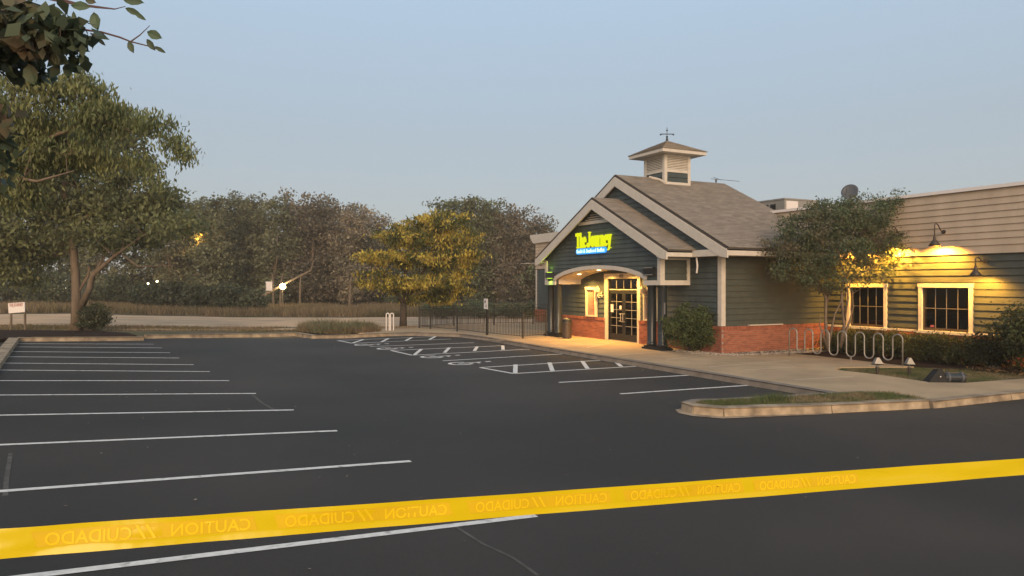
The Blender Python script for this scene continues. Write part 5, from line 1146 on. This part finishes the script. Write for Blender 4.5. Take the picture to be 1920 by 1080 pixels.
make_tree('shade_tree', 'large spreading tree whose trunk stands in the mulch bed at the left', bs, bl, tk, 520, 66, 0.22, M['leaf_left'], M['bark'], cl_r=0.34, droop=0.4, aspect=0.45)
shrub('round_shrub', 'small dark rounded shrub at the foot of the large left trunk', 172, 0, 39.5, 52, 46, 'leaf_dark', 4000, 0.11, 0.10, dz=0.1, pos=(*G(176, 619, .12), gz(-2.4) + .1))

# nearer tree hanging in from the left
d0 = 15.5; bx = PD(-230, HOR, d0); bs = (bx[0], bx[1], gz(bx[0]))
def lp(px, py, dd, r): q = rdepth(px, py, d0 + dd, bs); return (q[0], q[1], q[2], r)
tk = [[(0, 0, -.1, .26), (0.1, 0, 2.0, .2), lp(-200, 330, 0, .15), lp(-150, 150, 0, .1), lp(-60, 40, 0, .05)], [lp(-200, 330, 0, .1), lp(-60, 300, 0, .07), lp(60, 270, 0, .045), lp(180, 225, 0, .025), lp(290, 260, 0, .012)],
      [lp(-100, 290, 0, .06), lp(50, 200, .4, .035), lp(160, 170, .4, .018)], [lp(-60, 320, -.4, .05), lp(70, 340, -.4, .03), lp(140, 320, -.4, .012)]]
bl = [blob(*b, bs) for b in ((60, 195, d0, 70, 55), (150, 178, d0, 50, 34), (185, 225, d0, 52, 32), (235, 218, d0 + .3, 45, 22), (290, 232, d0, 32, 18), (335, 272, d0, 26, 18), (345, 290, d0, 12, 16), (100, 280, d0 + .6, 90, 45), (20, 330, d0, 60, 70), (-60, 250, d0, 80, 100), (215, 300, d0 + .5, 50, 26), (-90, 120, d0, 70, 80), (300, 350, d0 + .8, 30, 16))]
make_tree('drooping_leaf_tree', 'nearer tree with drooping long leaves reaching in from the left edge', bs, bl, tk, 520, 62, 0.125, M['leaf_left2'], M['bark'], cl_r=0.15, droop=1.2, aspect=0.30, tw=0.007)

# foreground tree: branches at the top left
d0 = 3.9; bx = PD(-420, HOR, 3.9); bs = (bx[0], bx[1], gz(bx[0]))
def lp(px, py, dd, r): q = rdepth(px, py, d0 + dd, bs); return (q[0], q[1], q[2], r)
tk = [[(0, 0, -.1, .12), (0.02, 0, 2.0, .1), lp(-400, 150, 0, .08), lp(-330, -250, 0, .05)], [lp(-400, 150, 0, .045), lp(-200, 60, 0, .03), lp(-60, 60, 0, .02), lp(40, 40, 0, .012), lp(80, 48, 0, .008)],
      [lp(-200, 60, 0, .02), lp(-20, -30, .1, .012), lp(100, -5, .1, .007), lp(150, 8, .1, .005), lp(215, 17, .1, .004)]]
N_ = make_tree('foreground_tree', 'closest tree with large dark leaves at the top left corner', bs, [blob(*b, bs) for b in ((20, 30, d0, 62, 44), (70, 75, d0, 50, 42), (20, 110, d0 + .2, 46, 44), (-60, 60, d0, 70, 80), (110, 55, d0 - .1, 34, 40), (130, 105, d0, 30, 26), (-30, 290, d0 + .2, 40, 90))], tk, 110, 12, 0.088, M['leaf_near'], M['twig'], cl_r=0.06, droop=0.35, aspect=0.6, tw=0.0025, limb_r=0.1)
tw_ = MB()
def q(px, py, dd=0.0): return np.array(PD(px, py, d0 + dd))
def cat3(P_, r): tw_.tube([tuple(p) for p in P_], r, 6, cap=False)
cat3([q(60, -10), q(100, 0), q(130, 6), q(180, 14), q(215, 17), q(235, 12)], [.006, .0055, .005, .004, .003, .002])
cat3([q(80, 48), q(150, 55), q(190, 60), q(225, 70), q(245, 78), q(285, 88), q(308, 99)], [.006, .0055, .005, .005, .004, .003, .002])
cat3([q(245, 78), q(262, 66), q(281, 48)], [.004, .003, .0015]); cat3([q(170, 62), q(185, 72), q(196, 84)], [.003, .002, .0015])
tw_.build('twig', M['twig'], None).parent = N_;
tw_o = N_.children[-1]; tw_o.matrix_parent_inverse = Matrix.Translation(-Vector(bs))
bigL = [(250, 2, 40, 18, 10), (250, 22, 34, 12, 25), (262, 30, 28, 9, 35), (180, 40, 34, 22, 80), (152, 12, 38, 18, 5), (290, 66, 30, 18, 25), (283, 84, 26, 12, 55), (300, 93, 24, 8, 30), (246, 88, 24, 13, 70), (190, 78, 22, 8, 45), (122, 66, 46, 34, 60), (92, 94, 40, 30, 40), (150, 52, 22, 16, 20), (60, 20, 40, 24, 0), (140, 34, 26, 10, 80), (170, 2, 22, 14, 20), (100, 22, 40, 22, 10), (160, 115, 30, 20, 60), (130, 130, 34, 22, 100), (112, 110, 40, 26, 30), (60, 140, 44, 30, 70)]
nv = MB()
for px, py, ln, wd_, an in bigL:
    s = d0 / FPX; c_ = Vector(q(px, py, random.uniform(-.1, .1))); a_ = R(-an); dx = Vector((C_, -S_, 0)) * math.cos(a_) + Vector((0, 0, 1)) * math.sin(a_); dz_ = Vector((C_, -S_, 0)) * -math.sin(a_) + Vector((0, 0, 1)) * math.cos(a_); dn = Vector((S_, C_, 0))
    ln *= s; wd_ *= s; prof = [(-.5, 0), (-.3, .32), (0, .5), (.28, .34), (.5, 0)]; k0 = len(nv.v)
    for t, h in prof:
        for sg in (1, 0, -1):
            nv.v.append(tuple(c_ + dx * t * ln + dz_ * sg * h * wd_ + dn * (abs(sg) * -0.18 * wd_ + 0.25 * ln * t * t)))
    for i in range(4):
        for j in range(2): a = k0 + i * 3 + j; nv.f.append((a, a + 1, a + 4, a + 3))
lo_ = nv.build('large_leaves', M['leaf_near'], None); lo_.parent = N_; lo_.matrix_parent_inverse = Matrix.Translation(-Vector(bs)); lo_['kind'] = 'stuff'

# crape myrtle in front of the wing
bs = (20.45, 16.3, 0.12); d0 = bs[0] * S_ + bs[1] * C_; 
def lp(px, py, dd, r): q_ = rdepth(px, py, d0 + dd, bs); return (q_[0], q_[1], q_[2], r)
b0 = lp(1552, 655, 0, .055); b1 = lp(1575, 652, .1, .06)
tk = [[b0, lp(1548, 600, 0, .05), lp(1549, 560, 0, .04), lp(1535, 530, 0, .03), lp(1520, 490, 0, .02), lp(1500, 440, 0, .012)], [lp(1549, 570, 0, .035), lp(1560, 540, .1, .025), lp(1565, 500, .1, .018), lp(1560, 430, .2, .012)],
      [b1, lp(1583, 610, .1, .05), lp(1578, 560, .1, .045), lp(1580, 530, .1, .035), lp(1600, 490, .1, .022), lp(1620, 430, 0, .012), lp(1630, 380, 0, .006)], [lp(1583, 600, .1, .04), lp(1590, 560, -.1, .032), lp(1588, 530, -.1, .026), lp(1570, 470, -.2, .016), lp(1575, 400, -.2, .008)],
      [b0, lp(1565, 590, .05, .03), lp(1577, 565, .1, .022), lp(1600, 520, .1, .015), lp(1650, 495, 0, .008)], [b1, lp(1594, 600, .2, .035), lp(1600, 575, .3, .02), lp(1598, 545, .3, .014)], [b0, lp(1537, 610, -.1, .02), lp(1538, 590, -.1, .012)]]
bl = [blob(*b, bs) for b in ((1520, 430, d0, 62, 40), (1560, 410, d0, 70, 35), (1620, 400, d0, 55, 38), (1470, 460, d0 - .3, 38, 34), (1500, 500, d0 - .3, 62, 30), (1560, 470, d0 - .3, 80, 32), (1640, 450, d0, 48, 34), (1655, 480, d0 + .2, 52, 18), (1630, 510, d0, 48, 14), (1662, 375, d0, 24, 14), (1684, 358, d0, 8, 10), (1640, 362, d0, 12, 8), (1590, 378, d0, 14, 8), (1545, 530, d0 - .2, 50, 16), (1690, 470, d0, 20, 10))]
make_tree('crape_myrtle', 'small multi-stemmed tree in front of the lamp-lit wall', bs, bl, tk, 430, 62, 0.085, M['leaf_myrtle'], M['barkp'], cl_r=0.14, droop=0.3, aspect=0.5, tw=0.005, limb_r=0.28)
# round bush beside the porch
shrub('round_bush', 'round leafy green bush at the corner right of the entrance', 1292, 0, 24.9, 108, 97, 'leaf_bush', 15000, 0.07, 0.10, cat='bush', ncl=200, pos=(16.68, 19.42, 0.12))
# hedge and big bush
for i, (yy, xx, hh, hl) in enumerate(((17.0, 21.3, .8, 'hedge bush behind the trunks of the small tree'), (16.0, 21.2, .85, 'hedge bush under the left window'), (15.0, 21.2, .9, 'hedge bush between the two windows'), (14.0, 21.15, .9, 'hedge bush under the left half of the right-hand window'), (13.0, 21.1, .95, 'hedge bush under the right half of the right-hand window'), (12.0, 21.0, 1.0, 'hedge bush next to the large bush at the right edge'))):
    dd_ = xx * S_ + yy * C_
    shrub('hedge_bush', hl, 0, 0, dd_, 1.5 * FPX / dd_, hh * FPX / dd_, 'leaf_hedge', 6500, 0.07, 0.12, 'hedge bushes under the windows', cat='bush', ncl=120, pos=(xx, yy, .12))
dd_ = 20.6 * S_ + 10.6 * C_
shrub('large_bush', 'large dark feathery bush at the right edge below the wall', 0, 0, dd_, 2.9 * FPX / dd_, 1.85 * FPX / dd_, 'leaf_hedge', 20000, 0.085, 0.16, cat='bush', ncl=260, pos=(21.0, 10.35, .12))

# ================================================================ FAR THINGS BEYOND THE WOOD
def facing_box(px0, px1, py0, py1, d, dep, m, name, parent=None, **kw):
    a, b = Vector(PD(px0, py0, d)), Vector(PD(px1, py1, d)); n = Vector((S_, C_, 0)) * dep; mb = MB(); z0, z1 = min(a.z, b.z), max(a.z, b.z)
    q = [Vector((a.x, a.y, z0)), Vector((b.x, b.y, z0)), Vector((b.x, b.y, z0)) + n, Vector((a.x, a.y, z0)) + n]
    mb.hexa([tuple(p) for p in q], [(p.x, p.y, z1) for p in q]); o = mb.build(name, m, parent, **kw); fixnormals(o.data); return o
FB = empty('far_building', (PD(575, 560, 118)[0], PD(575, 560, 118)[1], 0), 'low white building glimpsed through the trees right of the far lamp', 'building')
facing_box(548, 640, 528, 560, 118, 8, M['white'], 'wall', FB); facing_box(544, 644, 523, 528, 117, 10, M['shdark'], 'roof', FB)
facing_box(575, 590, 533, 545, 117.9, .1, M['dish'], 'window', FB); facing_box(600, 615, 533, 545, 117.9, .1, M['dish'], 'window', FB)
FB2 = empty('far_building', (PD(430, 560, 122)[0], PD(430, 560, 122)[1], 0), 'pale building front with lit openings glimpsed through the trees left of the far sign', 'building')
facing_box(395, 480, 530, 560, 122, 8, M['white'], 'wall', FB2); facing_box(392, 483, 524, 530, 121, 9, M['shdark'], 'roof', FB2)
for px in (402, 414, 434, 463): facing_box(px, px + 5, 533, 542, 121.9, .1, M['far_light'], 'lit_window', FB2)
# street lamp shining between trunks
x, y, _ = PD(530, 537, 69.5); SL = empty('street_lamp', (x, y, 0), 'brightly shining street lamp seen low between the far trunks', 'street lamp'); zl = PD(530, 537, 69.5)[2]
MB().tube([(x, y, 0), (x, y, zl)], 0.05, 8).build('pole', M['bark'], SL); MB().lathe((x, y, zl), [(0.03, -.27)] + [(.27 * math.cos(R(a)), .27 * math.sin(R(a))) for a in range(-70, 71, 20)] + [(0.03, .27)], 16).build('lamp_head', M['far_lamp'], SL, smooth=True)
ld = bpy.data.lights.new('street_light', 'POINT'); lo = bpy.data.objects.new('street_light', ld); COL.objects.link(lo); ld.energy = 40; ld.color = (1, .78, .4); ld.shadow_soft_size = .2; lo.location = Vector((x, y, zl)) - Vector((S_, C_, 0)) * 0.5; 
# lamp glowing behind leaves
x, y, z = PD(376, 443, 76.3); SL = empty('street_lamp', (x, y, 0), 'tall orange street lamp glowing behind the leaves above the left woods', 'street lamp')
MB().tube([(x, y, 0), (x, y, z)], 0.06, 8).build('pole', M['barkd'], SL)
bm = bmesh.new(); bmesh.ops.create_icosphere(bm, subdivisions=2, radius=.34); me = bpy.data.meshes.new('lamp_globe'); bm.to_mesh(me); bm.free(); M['orange'] = emis('orange_lamp', (1.0, .45, .05), 5); me.materials.append(M['orange'])
o = bpy.data.objects.new('lamp_globe', me); COL.objects.link(o); o.parent = SL; o.location = (0, 0, z)
ld = bpy.data.lights.new('orange_light', 'POINT'); lo = bpy.data.objects.new('orange_light', ld); COL.objects.link(lo); ld.energy = 260; ld.color = (1, .5, .1); ld.shadow_soft_size = .4; lo.location = (x - S_ * .8, y - C_ * .8, z - .3)
# far road sign
x, y, _ = PD(504, 537, 68); RS = empty('road_sign', (x, y, 0), 'small white rectangular sign on a post left of the far street lamp', 'sign')
facing_box(498, 510, 528, 545, 68, .05, M['white'], 'panel', RS); MB().tube([(x - .25, y + .1, 0), (x - .25, y + .1, PD(0, 530, 68)[2])], .03, 6).build('post', M['grey'], RS)
# headlights through the trees
def car(px, d, label, cm):
    x, y, _ = PD(px, 565, d); E_ = empty('parked_car', (x, y, 0), label, 'car', rz=-TH)
    prof = [(-.85, .35), (.85, .35), (.9, .75), (.78, 1.0), (.62, 1.42), (-.62, 1.42), (-.78, 1.0), (-.9, .75)]
    o = prism('body', prof, 'y', 0, 4.2, cm); o.parent = E_
    o = MB().box(-.6, .6, -.012, .6, 1.02, 1.36).build('windscreen', M['dish']); o.parent = E_
    for s in (-1, 1):
        o = MB().lathe((s * .62, -.03, .62), [(.11, 0), (.11, .16)], 12).build('headlight', M['far_light']); o.parent = E_
        for yy in (.7, 3.4):
            o = MB().tube([(s * .85, yy, .32), (s * .68, yy, .32)], .32, 14).build('wheel', M['dark']); o.parent = E_
car(375, 72, 'dark car with both headlights on, seen between the far shrubs', M['dark'])
for px, py, s, lab in ((82, 527, .12, 'leftmost small far light low in the left woods'), (126, 527, .12, 'small far light beside the big left trunk'), (122, 541, .14, 'lower small far light beside the big left trunk'), (278, 533, .12, 'far light left of the pale window cluster'), (295, 529, .14, 'brightest light of the far cluster left of the car'), (310, 541, .12, 'low right light of the far cluster left of the car')):
    x, y, z = PD(px, py, 70); L_ = empty('area_lamp', (x, y, 0), lab, 'lamp', 'small lights beyond the woods')
    MB().tube([(x, y, 0), (x, y, z)], .04, 6).build('pole', M['bark'], L_); MB().lathe((x, y, z), [(s * .5, 0), (s, s * .6), (s * .4, s * 1.2)], 8).build('lamp_head', M['far_light'], L_)

# thin dawn air: far trees fade a little
hz = MB().box(-330, 430, -70, 530, -1.2, 19.5).build('haze', M['asphalt'], None, kind='stuff')
hm_ = bpy.data.materials.new('haze_air'); hm_.use_nodes = True; hn = hm_.node_tree.nodes; hn.remove(hn['Principled BSDF'])
pv = hn.new('ShaderNodeVolumePrincipled'); pv.inputs['Color'].default_value = (1.0, 0.90, 0.76, 1); pv.inputs['Density'].default_value = 0.00095; pv.inputs['Anisotropy'].default_value = 0.0
hm_.node_tree.links.new(pv.outputs[0], hn['Material Output'].inputs['Volume']); hz.data.materials.clear(); hz.data.materials.append(hm_); fixnormals(hz.data)
